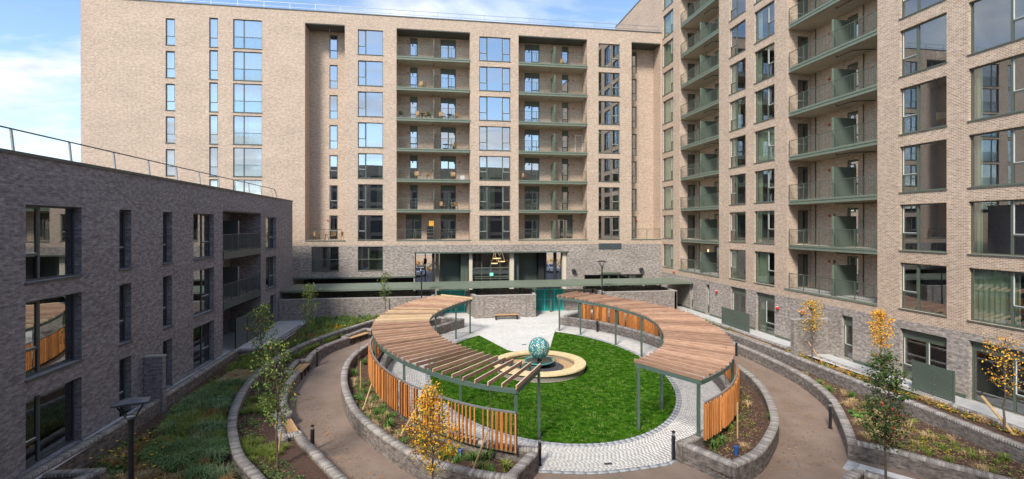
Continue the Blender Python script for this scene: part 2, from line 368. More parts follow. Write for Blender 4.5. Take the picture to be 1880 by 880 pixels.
def wallgrid(mb, F, u0, u1, z0, z1, holes, rev=.12, mi=0, rmi=None):
    """flat wall with rectangular holes; F(u, w, z) maps along, inward, up"""
    rmi = mi if rmi is None else rmi
    H = []
    for h in holes:
        a, b, c, d = max(h[0], u0), min(h[1], u1), max(h[2], z0), min(h[3], z1)
        if a < b-1e-4 and c < d-1e-4: H.append((a, b, c, d, h[4] if len(h) > 4 else rev))
    us = sorted({round(x, 4) for x in [u0, u1]+[q for h in H for q in h[:2]]}); zs = sorted({round(x, 4) for x in [z0, z1]+[q for h in H for q in h[2:4]]})
    for i in range(len(us)-1):
        run = None
        for j in range(len(zs)-1):
            cu, cz = (us[i]+us[i+1])/2, (zs[j]+zs[j+1])/2
            inside = any(h[0] < cu < h[1] and h[2] < cz < h[3] for h in H)
            if not inside: run = (zs[j], zs[j+1]) if run is None else (run[0], zs[j+1])
            if (inside or j == len(zs)-2) and run:
                P = [(us[i], run[0]), (us[i+1], run[0]), (us[i+1], run[1]), (us[i], run[1])]
                mb.face([F(u, 0, z) for u, z in P], mi, [(u, z) for u, z in P]); run = None
    for a, b, c, d, r in H:
        if r <= 0: continue
        for u in (a, b): mb.face([F(u, 0, c), F(u, r, c), F(u, r, d), F(u, 0, d)], rmi, [(0, c), (r, c), (r, d), (0, d)])
        if d < z1-1e-3: mb.face([F(a, 0, d), F(b, 0, d), F(b, r, d), F(a, r, d)], rmi, [(a, 0), (b, 0), (b, r), (a, r)])
        if c > z0+1e-3: mb.face([F(a, 0, c), F(b, 0, c), F(b, r, c), F(a, r, c)], rmi, [(a, 0), (b, 0), (b, r), (a, r)])
def sillpart(parent, F, a, b, z, m='frame', out=.05, back=.12):
    mb = MB(); P = [F(a-.04, -out, z-.06), F(b+.04, back, z-.002)]
    x = sorted((P[0][0], P[1][0])); y = sorted((P[0][1], P[1][1])); mb.box(x[0], x[1], y[0], y[1], z-.055, z-.002); return mb.build('sill', M[m], parent)
def railing_mesh(Ln, H=1.1, gap=.11, m='frame2', posts=1.3, ends=True, bw=.012):
    mb = MB(); mb.box(0, Ln, -.02, .02, H-.035, H); mb.box(0, Ln, -.012, .012, .08, .105)
    n = int(Ln/gap)
    for i in range(1, n): x = Ln*i/n; mb.box(x-bw/2, x+bw/2, -.006, .006, .1, H-.03)
    k = max(1, round(Ln/posts))
    for i in range(k+1): x = min(max(Ln*i/k, .02), Ln-.02); mb.box(x-.02, x+.02, -.022, .022, 0, H-.036)
    return mb.mesh('railing', M[m])

RZB, RZR, RZL = 0, -math.pi/2, math.pi/2
# ================================================================= BACK BUILDING (faces the camera)
YB = 52.68
FB = lambda u, w_, z: (u, YB+w_, z)
back = thing('apartment_building', 'long buff brick apartment block at the back of the courtyard with passage through its foot', 'apartment building', (-4, YB, 0))
back_inv = Matrix.Translation((4, -YB, 0))
class P0:  # parts are built in world coordinates, then hung under the thing
    pass
def under(o, root): o.matrix_parent_inverse = root.matrix_world.inverted() if False else Matrix.Translation(-Vector(root.location)); return o
K = range(7)
head = lambda k: 29.20-3.15*k
holes = []
wins = []     # (x0,x1,z0,z1,lights,curt,glass,voile)
cur = dict(W1={3: 3, 4: 4, 5: 2, 6: 0}, W2={4: 3, 5: 5, 6: 1}, W3={4: 1, 5: 2, 6: 0, 3: 1})
for k in range(6): wins.append((-25.54, -24.72, head(k)-2.55, head(k), [(1, .34)], 3, 1))
for k in range(6): wins.append((-21.66, -20.87, head(k)-2.55, head(k)+.3, [(1, .32)], 3, 1))
for k in range(6): wins.append((-19.49, -16.83, head(k)-2.53, head(k)+.3, [(.36, None), (.64, None)], {0: 3, 1: 3, 2: 3, 3: 6, 4: 3, 5: 2}[k], 1))
for k in K: wins.append((-7.68, -5.20, head(k)-2.53, head(k), [(.31, .34), (.69, None)], cur['W1'].get(k, 0), 1 if k == 3 else 0))
for k in K: wins.append((4.69, 8.0, head(k)-2.53, head(k), [(.25, .32), (.5, None), (.25, .32)], cur['W2'].get(k, 0), 0))
for k in K: wins.append((17.76, 20.19, head(k)-2.53, head(k), [(.62, None), (.38, .36)], cur['W3'].get(k, 0), 0))
wins.append((-12.16, -9.54, 4.67, 7.1, [(.66, None), (.34, None)], 0, 0)); wins.append((-7.68, -5.20, 4.67, 7.1, [(.42, None), (.58, None)], 4, 0))
holes += [(a, b, c, d, .12) for a, b, c, d, *_ in wins]
BD = 1.92
bays = [(-3.84, 3.71), (8.88, 16.46)]
ZF = 7.77
R1 = (-12.79, -8.96); R2 = (21.55, 24.97)
holes += [(a, b, ZF, 29.55, BD) for a, b in bays+[R1, R2]]
low_holes = [(-13.9, -2.12, 1.0, 3.94, 4.5), (-1.97, 14.26, .95, 6.42, 3.0), (16.16, 22.92, .95, 3.87, .25)]
ZB = 7.20
m1 = MB(); wallgrid(m1, FB, -32.83, 25.08, ZB, 30.72, holes)
under(m1.build('upper_wall', M['buff'], back), back)
m2 = MB(); wallgrid(m2, FB, -32.83, 25.08, 0, ZB, holes+low_holes)
under(m2.build('lower_wall', M['grey'], back), back)
m3 = MB(); m3.face([(-32.83, YB, 0), (-32.83, YB+16, 0), (-32.83, YB+16, 30.72), (-32.83, YB, 30.72)])
m3.face([(-32.83, YB+16, 6.5), (25.08, YB+16, 6.5), (25.08, YB+16, 30.72), (-32.83, YB+16, 30.72)])
m3.face([(-32.83, YB+16, .9), (-6.0, YB+16, .9), (-6.0, YB+16, 6.5), (-32.83, YB+16, 6.5)]); m3.face([(21.5, YB+16, .9), (25.08, YB+16, .9), (25.08, YB+16, 6.5), (21.5, YB+16, 6.5)])
under(m3.build('side_wall', M['buff'], back), back)
mb = MB(); mb.face([(-32.83, YB+.3, 30.5), (25.0, YB+.3, 30.5), (25.0, YB+16, 30.5), (-32.83, YB+16, 30.5)]); under(mb.build('roof', M['roof'], back), back)
mb = MB(); mb.box(-32.9, 25.07, YB-.06, YB+.4, 30.722, 30.80); mb.box(-32.9, -32.5, YB+.402, YB+16, 30.722, 30.80); under(mb.build('parapet_cap', M['cap'], back), back)
mb = MB(); mb.bar((-32, YB+.5, 31.62), (25, YB+.5, 31.62), .05, .05); mb.bar((-32, YB+.5, 31.2), (25, YB+.5, 31.2), .04, .04)
for i in range(24): mb.bar((-31.5+i*2.45, YB+.5, 30.6), (-31.5+i*2.45, YB+.5, 31.62), .05, .05)
under(mb.build('guard_rail', M['galv'], back), back)
for (a, b, c, d, lt, cu, vo) in wins:
    o = window(back, None, RZB, b-a, d-c, lt, cu, voile=bool(vo)); o.location = (a+4, .12, c)
    under(sillpart(back, FB, a, b, c), back)
# a leafy printed panel stands behind one pane
mb = MB(); 
for i in range(40):
    x, z, a, l_ = rnd.uniform(.1, .75), rnd.uniform(.15, 1.15), rnd.uniform(0, 6.3), rnd.uniform(.08, .2)
    mb.face([(x, .2, z), (x+l_*.35*math.cos(a+.6), .19, z+l_*.35*math.sin(a+.6)), (x+l_*math.cos(a), .2, z+l_*math.sin(a)), (x+l_*.35*math.cos(a-.6), .19, z+l_*.35*math.sin(a-.6))], i % 2)
o = mb.build('leaf_screen', [M['leafl'], M['leafg']], None); o.location = (-19.49, YB+.12, head(3)-2.5); tag(o, 'bright green leaf patterned screen inside a tall window of the back block', 'window screen')
jm = MB(); jm.box(0, 2.6, -.03, .0, 1.12, 1.16); jm.face([(0, -.015, .03), (2.6, -.015, .03), (2.6, -.015, 1.12), (0, -.015, 1.12)], 1); jmm = jm.mesh('juliet_rail', [M['frame2'], M['rglass']])
for k in range(6): link('juliet_rail', jmm, back, (-19.46+4, .09, head(k)-2.53))
for x in (-12.13, -7.72): link('juliet_rail', jmm, back, (x+4, .05, 4.67)).scale = ((2.56/2.6), 1, 1)
# recess back walls with their doors
def backrecess(a, b, z0, z1, dh):
    F2 = lambda u, w_, z: (u, YB+BD+w_, z)
    mb = MB(); wallgrid(mb, F2, a, b, z0, z1, dh, .1); under(mb.build('recess_wall', M['buff'], back), back)
def door(parent, x, w_, z, H, y, dbl, curt, rz=0, fm='frame', gm='glass', panel=.5):
    lt = [(.5, None), (.5, .34)] if dbl else [(1, .36)]
    o = window(parent, (x, y, z), rz, w_, H, lt, curt, fm=fm, gm=gm, panel=panel, name='balcony_door'); return o
spec = {0: [(-2.59, -1.78, 0), (.67, 2.31, 1)], 1: [(9.87, 11.57, 1), (14.12, 14.88, 0)]}
rail7 = railing_mesh(7.35, 1.1, .12, 'frame', 1.85, True, .010); railR = railing_mesh(3.4, 1.1, .12, 'frame', 1.7, True, .010)
chair_spots = []
for bi, (a, b) in enumerate(bays):
    dh = []
    for k in K:
        S_ = spec[bi]
        if k == 6: S_ = [(-3.01, -1.35, 1), (.67, 2.31, 1)] if bi == 0 else [(9.87, 11.57, 1), (13.65, 15.38, 1)]
        for (x0, x1, d_) in S_:
            z = head(k)-2.53 if k < 6 else ZF
            dh.append((x0, x1, z+.02, head(k)+.15, .1))
            cu = 0 if k < 4 else (3 if (k == 4 and d_) or (bi == 1 and d_ and k == 5) else rnd.choice([0, 6, 0, 2]))
            door(back, x0+4, x1-x0, z+.02, head(k)+.13-z, BD+.1, d_, cu)
        zf = head(k)-2.53
        if k < 6:
            sb = MB(); sb.box(a+.02, b-.02, YB+.04, YB+BD-.002, zf-.32, zf-.02, 1); sb.box(a+.01, b-.01, YB-.06, YB+.04, zf-.33, zf-.12); sb.box(a+.005, b-.005, YB-.10, YB+.041, zf-.12, zf+.01)
            s_ = under(sb.build('balcony', [M['frame2'], M['soffit']], back), back)
            q = MB(); q.box((a+b)/2-.12, (a+b)/2-.06, YB+1.45, YB+1.51, zf-.45, zf-.325); q.tube([((a+b)/2, YB+1.3, zf-.40), ((a+b)/2, YB+.3, zf-.40)], .025); under_ = q.build('drain_pipe', M['black'], s_)
            link('railing', rail7, s_, (a+.1, YB-.03, zf+.01))
        else:
            sb = MB(); sb.box(a-.03, b+.12, YB-.05, YB+.1, ZF-.1, ZF-.004)
            s_ = under(sb.build('balcony', [M['frame2'], M['soffit']], back), back); link('railing', rail7, s_, (a+.1, YB+.05, ZF))
        xd = -.05 if bi == 0 else 12.9
        dv = MB(); dv.box(xd-.03, xd+.03, YB+.12, YB+BD-.05, (zf if k < 6 else ZF)+.02, (zf if k < 6 else ZF)+2.0); dv.build('divider', M['frame2'], s_)
        for xx in (a+1.0, b-1.1):
            q = MB(); q.box(xx, xx+.13, YB+BD-.07, YB+BD-.002, zf+1.95, zf+2.08); under(q.build('alarm_box', M['red'], back), back)
            q = MB(); q.box(xx-.5*(1 if xx < (a+b)/2 else -1)*-1, xx+.09-.5*(1 if xx < (a+b)/2 else -1)*-1, YB+BD-.07, YB+BD-.002, zf+1.9, zf+2.1); under(q.build('wall_light', M['cap'], back), back)
    backrecess(a, b, ZF, 29.55, dh)
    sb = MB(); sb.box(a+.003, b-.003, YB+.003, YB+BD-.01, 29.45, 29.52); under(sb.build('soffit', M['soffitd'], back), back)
for (a, b), (x0, x1), ct in ((R1, (-10.82, -10.0), 0), (R2, (22.37, 22.96), 0)):
    dh = []
    for k in K:
        z = head(k)-2.53 if k < 6 else ZF
        dh.append((x0, x1, z+.02, head(k)+.0, .1)); window(back, (x0+4, BD+.1, z+.02), 0, x1-x0, head(k)-z-.02, [(1, .34)], 0)
    backrecess(a, b, ZF, 29.55, dh)
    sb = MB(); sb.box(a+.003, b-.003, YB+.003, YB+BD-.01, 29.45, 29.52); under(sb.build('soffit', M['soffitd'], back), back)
    sb = MB(); sb.box(a-.03, b+.06, YB-.05, YB+.1, ZF-.1, ZF-.004); s_ = under(sb.build('balcony', M['frame2'], back), back); link('railing', railR, s_, (a+.1, YB+.05, ZF))
    q = MB(); q.box(b-2.1, b-1.97, YB+BD-.07, YB+BD-.002, ZF+1.95, ZF+2.08); under(q.build('alarm_box', M['red'], back), back)
    q = MB(); q.tube([(x0+.2, YB+.9, 29.1), (x0+.2, YB+.9, 29.44)], .04); under(q.build('pendant_light', M['galv'], back), back)
# white door leaf standing open on the fourth balcony
mb = MB(); 
for q in ((0, .06, 0, 2.1), (.8, .86, 0, 2.1), (.06, .8, 0, .07), (.06, .8, 2.03, 2.1)): mb.box(q[0], q[1], 0, .05, q[2], q[3])
o = mb.build('open_door_leaf', M['white'], back); o.location = (15.55+4, BD-.35, head(3)-2.5)
# foot of the block: undercroft, passage, lobby
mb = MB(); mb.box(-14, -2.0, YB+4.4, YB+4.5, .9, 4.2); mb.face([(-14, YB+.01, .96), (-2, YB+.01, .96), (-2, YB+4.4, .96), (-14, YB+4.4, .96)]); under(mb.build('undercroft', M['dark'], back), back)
mb = MB(); mb.box(-13.95, -2.0, YB-.07, YB+.05, 3.87, 4.02); under(mb.build('undercroft_lintel', M['frame'], back), back)
mb = MB(); mb.box(-2.06, 14.35, YB-.07, YB+.12, 6.34, 6.48); under(mb.build('passage_lintel', M['frame'], back), back)
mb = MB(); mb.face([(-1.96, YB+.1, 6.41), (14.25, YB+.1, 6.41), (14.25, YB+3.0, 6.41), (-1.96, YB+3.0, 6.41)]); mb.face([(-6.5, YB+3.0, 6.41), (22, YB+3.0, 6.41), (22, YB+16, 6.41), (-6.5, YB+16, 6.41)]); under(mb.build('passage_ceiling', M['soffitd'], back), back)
def clad(x0, x1, y0, y1):
    mb = MB(); n = max(2, int((x1-x0)/.3)); mb.box(x0, x1, y0+.03, y1, .95, 6.4)
    for i in range(n): a = x0+(x1-x0)*i/n; mb.box(a+.01, a+(x1-x0)/n-.01, y0, y0+.029, 1.0, 6.38)
    return under(mb.build('green_cladding', M['screen'], back), back)
clad(.6, 2.75, YB+2.6, YB+9); clad(2.8, 3.6, YB+1.3, YB+9); clad(8.55, 9.1, YB+1.2, YB+9); clad(9.3, 11.4, YB+2.6, YB+9)
for (x0, x1, y0, m) in ((3.65, 4.0, YB+.55, 'cream'), (8.02, 8.47, YB+.55, 'cream'), (13.8, 14.22, YB+.3, 'cream'), (-.25, .05, YB+.4, 'dark'), (.1, .5, YB+2.6, 'soffit')):
    mb = MB(); mb.box(x0, x1, y0, y0+.5, .95, 6.4); under(mb.build('column', M[m], back), back)
for x in (12.25, 13.1):
    mb = MB(); mb.lathe([(.19, .95), (.19, 6.4)], 16, 0, (x, YB+2.2 if x < 13 else YB+1, 0)); under(mb.build('column', M['dframe'] if x < 13 else M['dark'], back, True), back)
mb = MB(); mb.box(11.42, 12.0, YB+1.6, YB+9, .95, 6.4); under(mb.build('column', M['dark'], back), back)
lob = MB(); X0, X1 = 4.02, 8.0
for i in range(5): x = X0+(X1-X0)*i/4; lob.box(x-.035, x+.035, YB+.9, YB+.99, .95, 6.4)
for z in (1.0, 2.2, 3.55, 3.75, 4.7, 6.35): lob.box(X0, X1, YB+.905, YB+.98, z-.05, z+.05)
lobo = under(lob.build('lobby_glazing', M['frame'], back), back)
for i in range(4):
    for z0, z1 in ((1.05, 2.15), (2.25, 3.5), (3.8, 4.65), (4.75, 6.3)):
        m = MB(); x = X0+(X1-X0)*i/4; m.face([(x+.03, YB+.94, z0), (x+.96, YB+.94, z0), (x+.96, YB+.94, z1), (x+.03, YB+.94, z1)]); m.build('pane', M['glassl'], lobo)
mb = MB(); mb.box(4.0, 8.1, YB+6, YB+6.1, .95, 6.4); mb.box(3.9, 4.0, YB+1.1, YB+6, .95, 6.4); mb.box(8.1, 8.2, YB+1.1, YB+6, .95, 6.4); under(mb.build('lobby_room', M['inside'], back), back)
mb = MB()
for x in (4.55, 5.1, 6.0): mb.box(x, x+.08, YB+1.6, YB+1.8, 3.2, 6.4)
under(mb.build('timber_fin', M['raftery'], back), back)
for x, z, r in ((6.9, 5.55, .45), (7.4, 5.2, .38), (6.6, 5.0, .36)):
    mb = MB(); mb.lathe([(r, 0), (r, .07), (r*.86, .07), (r*.86, 0), (r, 0)], 24, 0, (x, YB+2.6, z)); mb.tube([(x-r, YB+2.6, z), (x, YB+2.6, 6.4)], .008, 4); mb.tube([(x+r, YB+2.6, z), (x, YB+2.6, 6.4)], .008, 4)
    o = mb.build('ring_light', M['lamp'], back); under(o, back)
mb = MB(); mb.box(5.9, 6.25, YB+.82, YB+.89, 3.85, 4.15); under(mb.build('exit_sign', M['exit'], back), back)
# right-hand shopfront, louvre, dome lamps
sf = MB(); X0, X1 = 16.2, 22.9
for x in (16.22, 18.1, 19.0, 20.1, 21.5, 22.86): sf.box(x-.05, x+.05, YB+.14, YB+.25, .95, 3.8)
for z in (1.0, 3.1, 3.78): sf.box(X0, X1, YB+.145, YB+.24, z-.05, z+.05)
sfo = under(sf.build('shopfront', M['frame'], back), back)
for i, (a, b) in enumerate(((16.25, 18.05), (18.15, 18.95), (19.05, 20.05), (20.15, 21.45), (21.55, 22.8))):
    m = MB(); m.face([(a, YB+.2, 1.05), (b, YB+.2, 1.05), (b, YB+.2, 3.72), (a, YB+.2, 3.72)]); m.build('pane', M['glassl'], sfo)
mb = MB(); mb.box(18.0, 20.3, YB-.02, YB+.13, 3.87, 4.1); under(mb.build('door_hood', M['frame'], back), back)
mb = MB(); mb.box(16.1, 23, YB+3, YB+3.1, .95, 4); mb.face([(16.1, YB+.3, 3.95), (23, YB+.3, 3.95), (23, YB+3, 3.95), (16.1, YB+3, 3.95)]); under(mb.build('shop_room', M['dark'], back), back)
mb = MB(); mb.box(17.76, 20.38, YB-.03, YB+.02, 6.64, 7.3, 1)
for i in range(9): z = 6.68+i*.068; mb.face([(17.8, YB-.07, z), (20.34, YB-.07, z), (20.34, YB-.032, z+.05), (17.8, YB-.032, z+.05)])
under(mb.build('louvre', [M['dframe'], M['cap']], back), back)
for x, z in ((14.9, 4.3), (22.6, 4.35)):
    mb = MB(); mb.lathe([(.26, 0), (.24, .12), (.14, .22), (0, .25)], 16, 0, (x, YB-.25, z)); mb.box(x-.04, x+.04, YB-.2, YB, z+.05, z+.12); under(mb.build('wall_light', M['black'], back), back)

# ================================================================= RIGHT BUILDING (faces left)
XR = 25.08
FR = lambda u, w_, z: (XR+w_, u, z)
right = thing('apartment_building', 'tall buff brick apartment block along the right side with green balconies and dark brick foot', 'apartment building', (XR, 30, 0))
def placeR(y_far, z, w_in): return (w_in, y_far-30, z)
hr = lambda k: 29.26-3.15*k
rows = range(-2, 8)
RB = [(32.56, 25.13), (48.5, 41.28)]
rw = []
cR = {('a', 4): 1, ('e', 7): 5, ('e', 3): 0, ('e', 2): 7}
for k in rows:
    rw.append(('a', 52.37, 49.94, k, [(.72, None), (.28, .36)], 3))
    rw.append(('b', 39.70, 37.41, k, [(.38, .36), (.62, None)], rnd.choice([4, 1, 2, 5, 0])))
    rw.append(('c', 36.29, 33.91, k, [(.62, None), (.38, .42)], rnd.choice([1, 5, 4, 1, 3])))
    rw.append(('d', 23.73, 21.21, k, [(.37, .36), (.63, None)], {0: 1, 1: 4}.get(k, 0)))
    rw.append(('e', 20.18, 16.36, k, [(.45, None), (.26, .36), (.29, None)], cR.get(('e', k), 7)))
    rw.append(('f', 13.4, 10.9, k, [(.37, .36), (.63, None)], 2))
holes = [(b, a, hr(k)-2.48, hr(k), .13) for (_, a, b, k, *_2) in rw]
RD = 1.95; zbb = 4.74
holes += [(b, a, zbb, 36.2, 0) for a, b in RB]
gh = [(46.38, 45.8, 1.13, 3.6), (43.46, 42.85, 1.1, 3.75), (39.54, 37.41, .95, 4.02), (36.1, 33.9, .95, 4.0), (30.5, 29.9, 3.15, 3.7), (27.69, 26.85, 1.05, 3.65), (23.73, 21.21, .95, 3.65), (20.18, 16.0, .95, 3.78), (13.4, 10.9, 1.2, 3.7)]
ZR = 4.11
m1 = MB(); wallgrid(m1, FR, 0, 67.1, ZR, 37.0, holes+[(gh[0][1], gh[0][0], 0, 0)])
under(m1.build('upper_wall', M['buff'], right), right)
m2 = MB(); wallgrid(m2, FR, 0, 67.1, -.5, ZR, [(b, a, c, d, .2) for a, b, c, d in gh])
under(m2.build('lower_wall', M['grey'], right), right)
mb = MB(); mb.box(XR-.06, XR+.4, 0, 67.15, 37.002, 37.09); mb.face([(XR+.4, 0, 36.8), (XR+16, 0, 36.8), (XR+16, 67, 36.8), (XR+.4, 67, 36.8)], 1); under(mb.build('roof', [M['cap'], M['roof']], right), right)
mb = MB(); mb.face([(XR, 67.1, 0), (XR+16, 67.1, 0), (XR+16, 67.1, 37), (XR, 67.1, 37)]); mb.face([(XR+16, 67.1, 0), (XR+16, 0, 0), (XR+16, 0, 37), (XR+16, 67.1, 37)]); mb.face([(XR, 0, 0), (XR+16, 0, 0), (XR+16, 0, 37), (XR, 0, 37)]); under(mb.build('side_wall', M['buff'], right), right)
mb = MB(); mb.box(XR-.03, XR+.1, 66.0, 66.9, 31.6, 32.5); under(mb.build('roof_vent', M['dframe'], right), right)
for (t_, a, b, k, lt, cu) in rw:
    window(right, placeR(a, hr(k)-2.48, .13), RZR, a-b, 2.48, lt, cu, gm='glassr'); under(sillpart(right, FR, b, a, hr(k)-2.48), right)
gspec = [([(1, .3)], 0, .0), ([(1, .3)], 0, .35), ([(.5, .3), (.5, None)], 0, .45), ([(.42, None), (.58, .3)], 1, .45), ([(1, None)], 0, 0), ([(1, .36)], 0, .5), ([(.55, .3), (.45, .3)], 0, .4), ([(.42, None), (.58, .32)], 0, .4), ([(1, None)], 0, 0)]
for (a, b, c, d), (lt, cu, pn) in zip(gh, gspec):
    window(right, placeR(a, c, .2), RZR, a-b, d-c, lt, cu, panel=pn, name='garden_door' if d-c > 2.5 else 'window', gm='glassr')
mb = MB()
for a, b in ((50.5, 48.2), (49, 46.5), (45.7, 43.6), (42.8, 39.6), (37.3, 36.2), (33.8, 28.9), (26.8, 23.8), (21.1, 20.3)): mb.box(XR-.03, XR+.05, b, a, .9, 1.13)
under(mb.build('plinth', M['frame'], right), right)
railA = railing_mesh(7.1, 1.1, .115, 'frame', 1.4, True, .012); railB = railing_mesh(6.95, 1.1, .115, 'frame', 1.4, True, .012)
for bi, (a, b) in enumerate(RB):
    Ln = a-b
    FE = lambda u, w_, z: (u, a+w_, z)                    # far end wall, facing the camera
    FBk = lambda u, w_, z: (XR+RD+w_, u, z)
    eh = []; bh = []
    for k in rows:
        z = hr(k)-2.48
        eh.append((XR+.85, XR+1.75, z+.03, z+2.45, .1)); door(right, .85, .9, z+.03, 2.42, a-30+.1, 0, rnd.choice([0, 0, 2, 1]), panel=0, gm='glassl')
        bh.append((a-4.05, a-3.2, z+.03, z+2.5, .1)); window(right, placeR(a-3.2, z+.03, RD+.1), RZR, .85, 2.45, [(1, .36)], 0)
        bh.append((a-7.35 if bi == 0 else a-7.1, a-6.75 if bi == 0 else a-6.6, z+.03, z+2.5, .1)); window(right, placeR(a-6.75 if bi == 0 else a-6.6, z+.03, RD+.1), RZR, .6 if bi == 0 else .5, 2.45, [(1, .36)], 0)
        sb = MB()
        if k < 7:
            sb.box(XR+.08, XR+RD-.003, b+.02, a-.3, z-.30, z-.02, 1); sb.box(XR-.02, XR+.08, b+.01, a-.28, z-.32, z-.12); sb.box(XR-.05, XR+.081, b+.005, a-.26, z-.12, z+.01)
            sb.box(XR+.08, XR+RD-.003, a-.29, a-.01, z-.30, z-.021, 1)
            s_ = under(sb.build('balcony', [M['frame2'], M['soffit']], right), right)
            q = MB(); q.tube([(XR+.5, a-3.9, z-.31), (XR+.5, a-3.9, z-.42), (XR+.5, a-5.2, z-.42), (XR+1.7, a-5.6, z-.42)], .03, 6); q.build('drain_pipe', M['black'], s_)
        else:
            sb.box(XR-.05, XR+.12, b-.02, a+.25, z-.12, z+.0); s_ = under(sb.build('balcony', [M['frame2'], M['soffit']], right), right)
            sb = MB(); sb.face([(XR+.1, b, z-.01), (XR+RD, b, z-.01), (XR+RD, a, z-.01), (XR+.1, a, z-.01)]); sb.build('balcony_floor', M['concrete'], s_)
        link('railing', railA if bi == 0 else railB, s_, (XR+.02, a-.18, z+.01), RZR)
        dv = MB(); dy = a-4.0 if bi == 0 else a-3.8
        dv.box(XR+.14, XR+RD-.1, dy-.03, dy+.03, z+.02, z+1.95)
        dv.box(XR+.12, XR+.2, dy-.045, dy+.045, z+.02, z+1.97, 1); dv.build('divider', [M['screen'], M['frame2']], s_)
        q = MB(); q.box(XR+RD-.07, XR+RD-.002, a-1.75, a-1.62, z+1.95, z+2.08); under(q.build('alarm_box', M['red'], right), right)
        q = MB(); q.box(XR+RD-.08, XR+RD-.002, a-2.2, a-2.1, z+1.9, z+2.12); lit = (bi == 0 and k == 2) or (bi == 1 and k == 7)
        under(q.build('wall_light', M['lamp'] if lit else M['cap'], right, False), right)
        for pa, pr_ in ((.45, .04), (4.5, .03)): q = MB(); q.tube([(XR+RD-.05, a-pa, z), (XR+RD-.05, a-pa, z+2.8)], pr_, 6); under(q.build('downpipe', M['cap'], right), right)
    mb = MB(); wallgrid(mb, FE, XR, XR+RD, zbb, 36.2, eh, .1); under(mb.build('recess_wall', M['buff'], right), right)
    mb = MB(); mb.face([(XR, b, zbb), (XR+RD, b, zbb), (XR+RD, b, 36.2), (XR, b, 36.2)]); mb.face([(XR, b, 36.2), (XR+RD, b, 36.2), (XR+RD, a, 36.2), (XR, a, 36.2)]); under(mb.build('recess_wall', M['buff'], right), right)
    mb = MB(); wallgrid(mb, FBk, b, a, zbb, 36.2, bh, .1); under(mb.build('recess_wall', M['buff'], right), right)
mb = MB()
for q in ((0, .06, 0, 2.2), (.84, .9, 0, 2.2), (.06, .84, 0, .07), (.06, .84, 2.13, 2.2)): mb.box(0, .05, q[0], q[1], q[2], q[3])
o = mb.build('open_door_leaf', M['white'], right); o.location = (RD-.3, 30.6-30, hr(1)-2.46)
for y, z in ((41.5, 3.3), (33.4, 3.15), (49.6, 4.35), (30.9, 3.3)):
    mb = MB(); mb.lathe([(.0, -.1), (.1, -.08), (.12, 0), (.1, .08), (0, .1)], 12, 0, (XR-.12, y, z)); mb.box(XR-.1, XR, y+.03, y+.25, z-.05, z+.1, 1); under(mb.build('alarm_bell', [M['red'], M['white']], right), right)

# ================================================================= LEFT BUILDING (faces right, in shade)
XL = -12.99
FL = lambda u, w_, z: (XL-w_, u, z)
left = thing('apartment_building', 'low three storey grey brick block on the left, its shade put into the brick colour', 'apartment building', (XL, 30, 0))
hl = [9.89, 6.74, 3.59]; sl = [7.37, 4.22, 1.22]
lh = []
for r in range(3):
    S0, H0 = sl[r], hl[r]
    lh += [(18.31, 20.90, S0, H0, [(.34, .34), (.66, None)], 0), (23.16, 23.99, S0 if r < 2 else 1.2, H0, [(1, .34)], 0), (26.55, 27.42, S0, H0, [(1, .34)], 0), (29.65, 32.25, S0, H0, [(.6, None), (.4, .34)], 1 if r == 0 else 0)]
    if r < 2: lh.append((41.53, 44.12, S0, H0, [(.6, None), (.4, .34)], 1))
    lh += [(12.2, 14.8, S0, H0, [(.6, None), (.4, .34)], 0)]
lh.append((42.6, 44.12, 1.2, 3.59, [(1, None)], 0))
holes = [(a, b, c, d, .24) for a, b, c, d, *_ in lh]+[(33.5, 40.42, 1.0, 10.18, 2.2)]
m1 = MB(); wallgrid(m1, FL, 5, 48.97, -.5, 11.45, holes); under(m1.build('wall', M['greyshade'], left), left)
mb = MB(); mb.face([(XL, 48.97, 0), (XL-11, 48.97, 0), (XL-11, 48.97, 11.45), (XL, 48.97, 11.45)]); mb.face([(XL-11, 48.97, 0), (XL-11, 5, 0), (XL-11, 5, 11.45), (XL-11, 48.97, 11.45)]); mb.face([(XL-11, 5, 0), (XL, 5, 0), (XL, 5, 11.45), (XL-11, 5, 11.45)]); under(mb.build('side_wall', M['greyshade'], left), left)
mb = MB(); mb.box(XL-.4, XL+.06, 4.9, 49.02, 11.452, 11.55); under(mb.build('parapet_cap', M['cap'], left), left)
mb = MB(); mb.face([(XL-11, 5, 11.2), (XL-.4, 5, 11.2), (XL-.4, 48.9, 11.2), (XL-11, 48.9, 11.2)]); under(mb.build('roof', M['roof'], left), left)
gr = under(MB().tube([(XL-.55, 5, 12.35), (XL-.55, 45.5, 12.35), (XL-.55, 45.9, 12.1), (XL-.55, 46.1, 11.5)], .028, 6).build('guard_rail', M['dframe'], left), left)
for i in range(16):
    y = 5.4+i*2.62; mb = MB(); mb.bar((XL-.45, y, 11.3), (XL-.56, y, 12.36), .05, .07); mb.build('rail_post', M['galv'], gr)
for (a, b, c, d, lt, cu) in lh:
    window(left, (-.24, a-30, c), RZL, b-a, d-c, lt, cu, fm='dframe', gm='glassd' if c > 1.3 else 'glassl', name='window'); under(sillpart(left, FL, a, b, c, 'dframe', .06, .24), left)
LD = 2.2
F2 = lambda u, w_, z: (XL-LD-w_, u, z)
dh = []
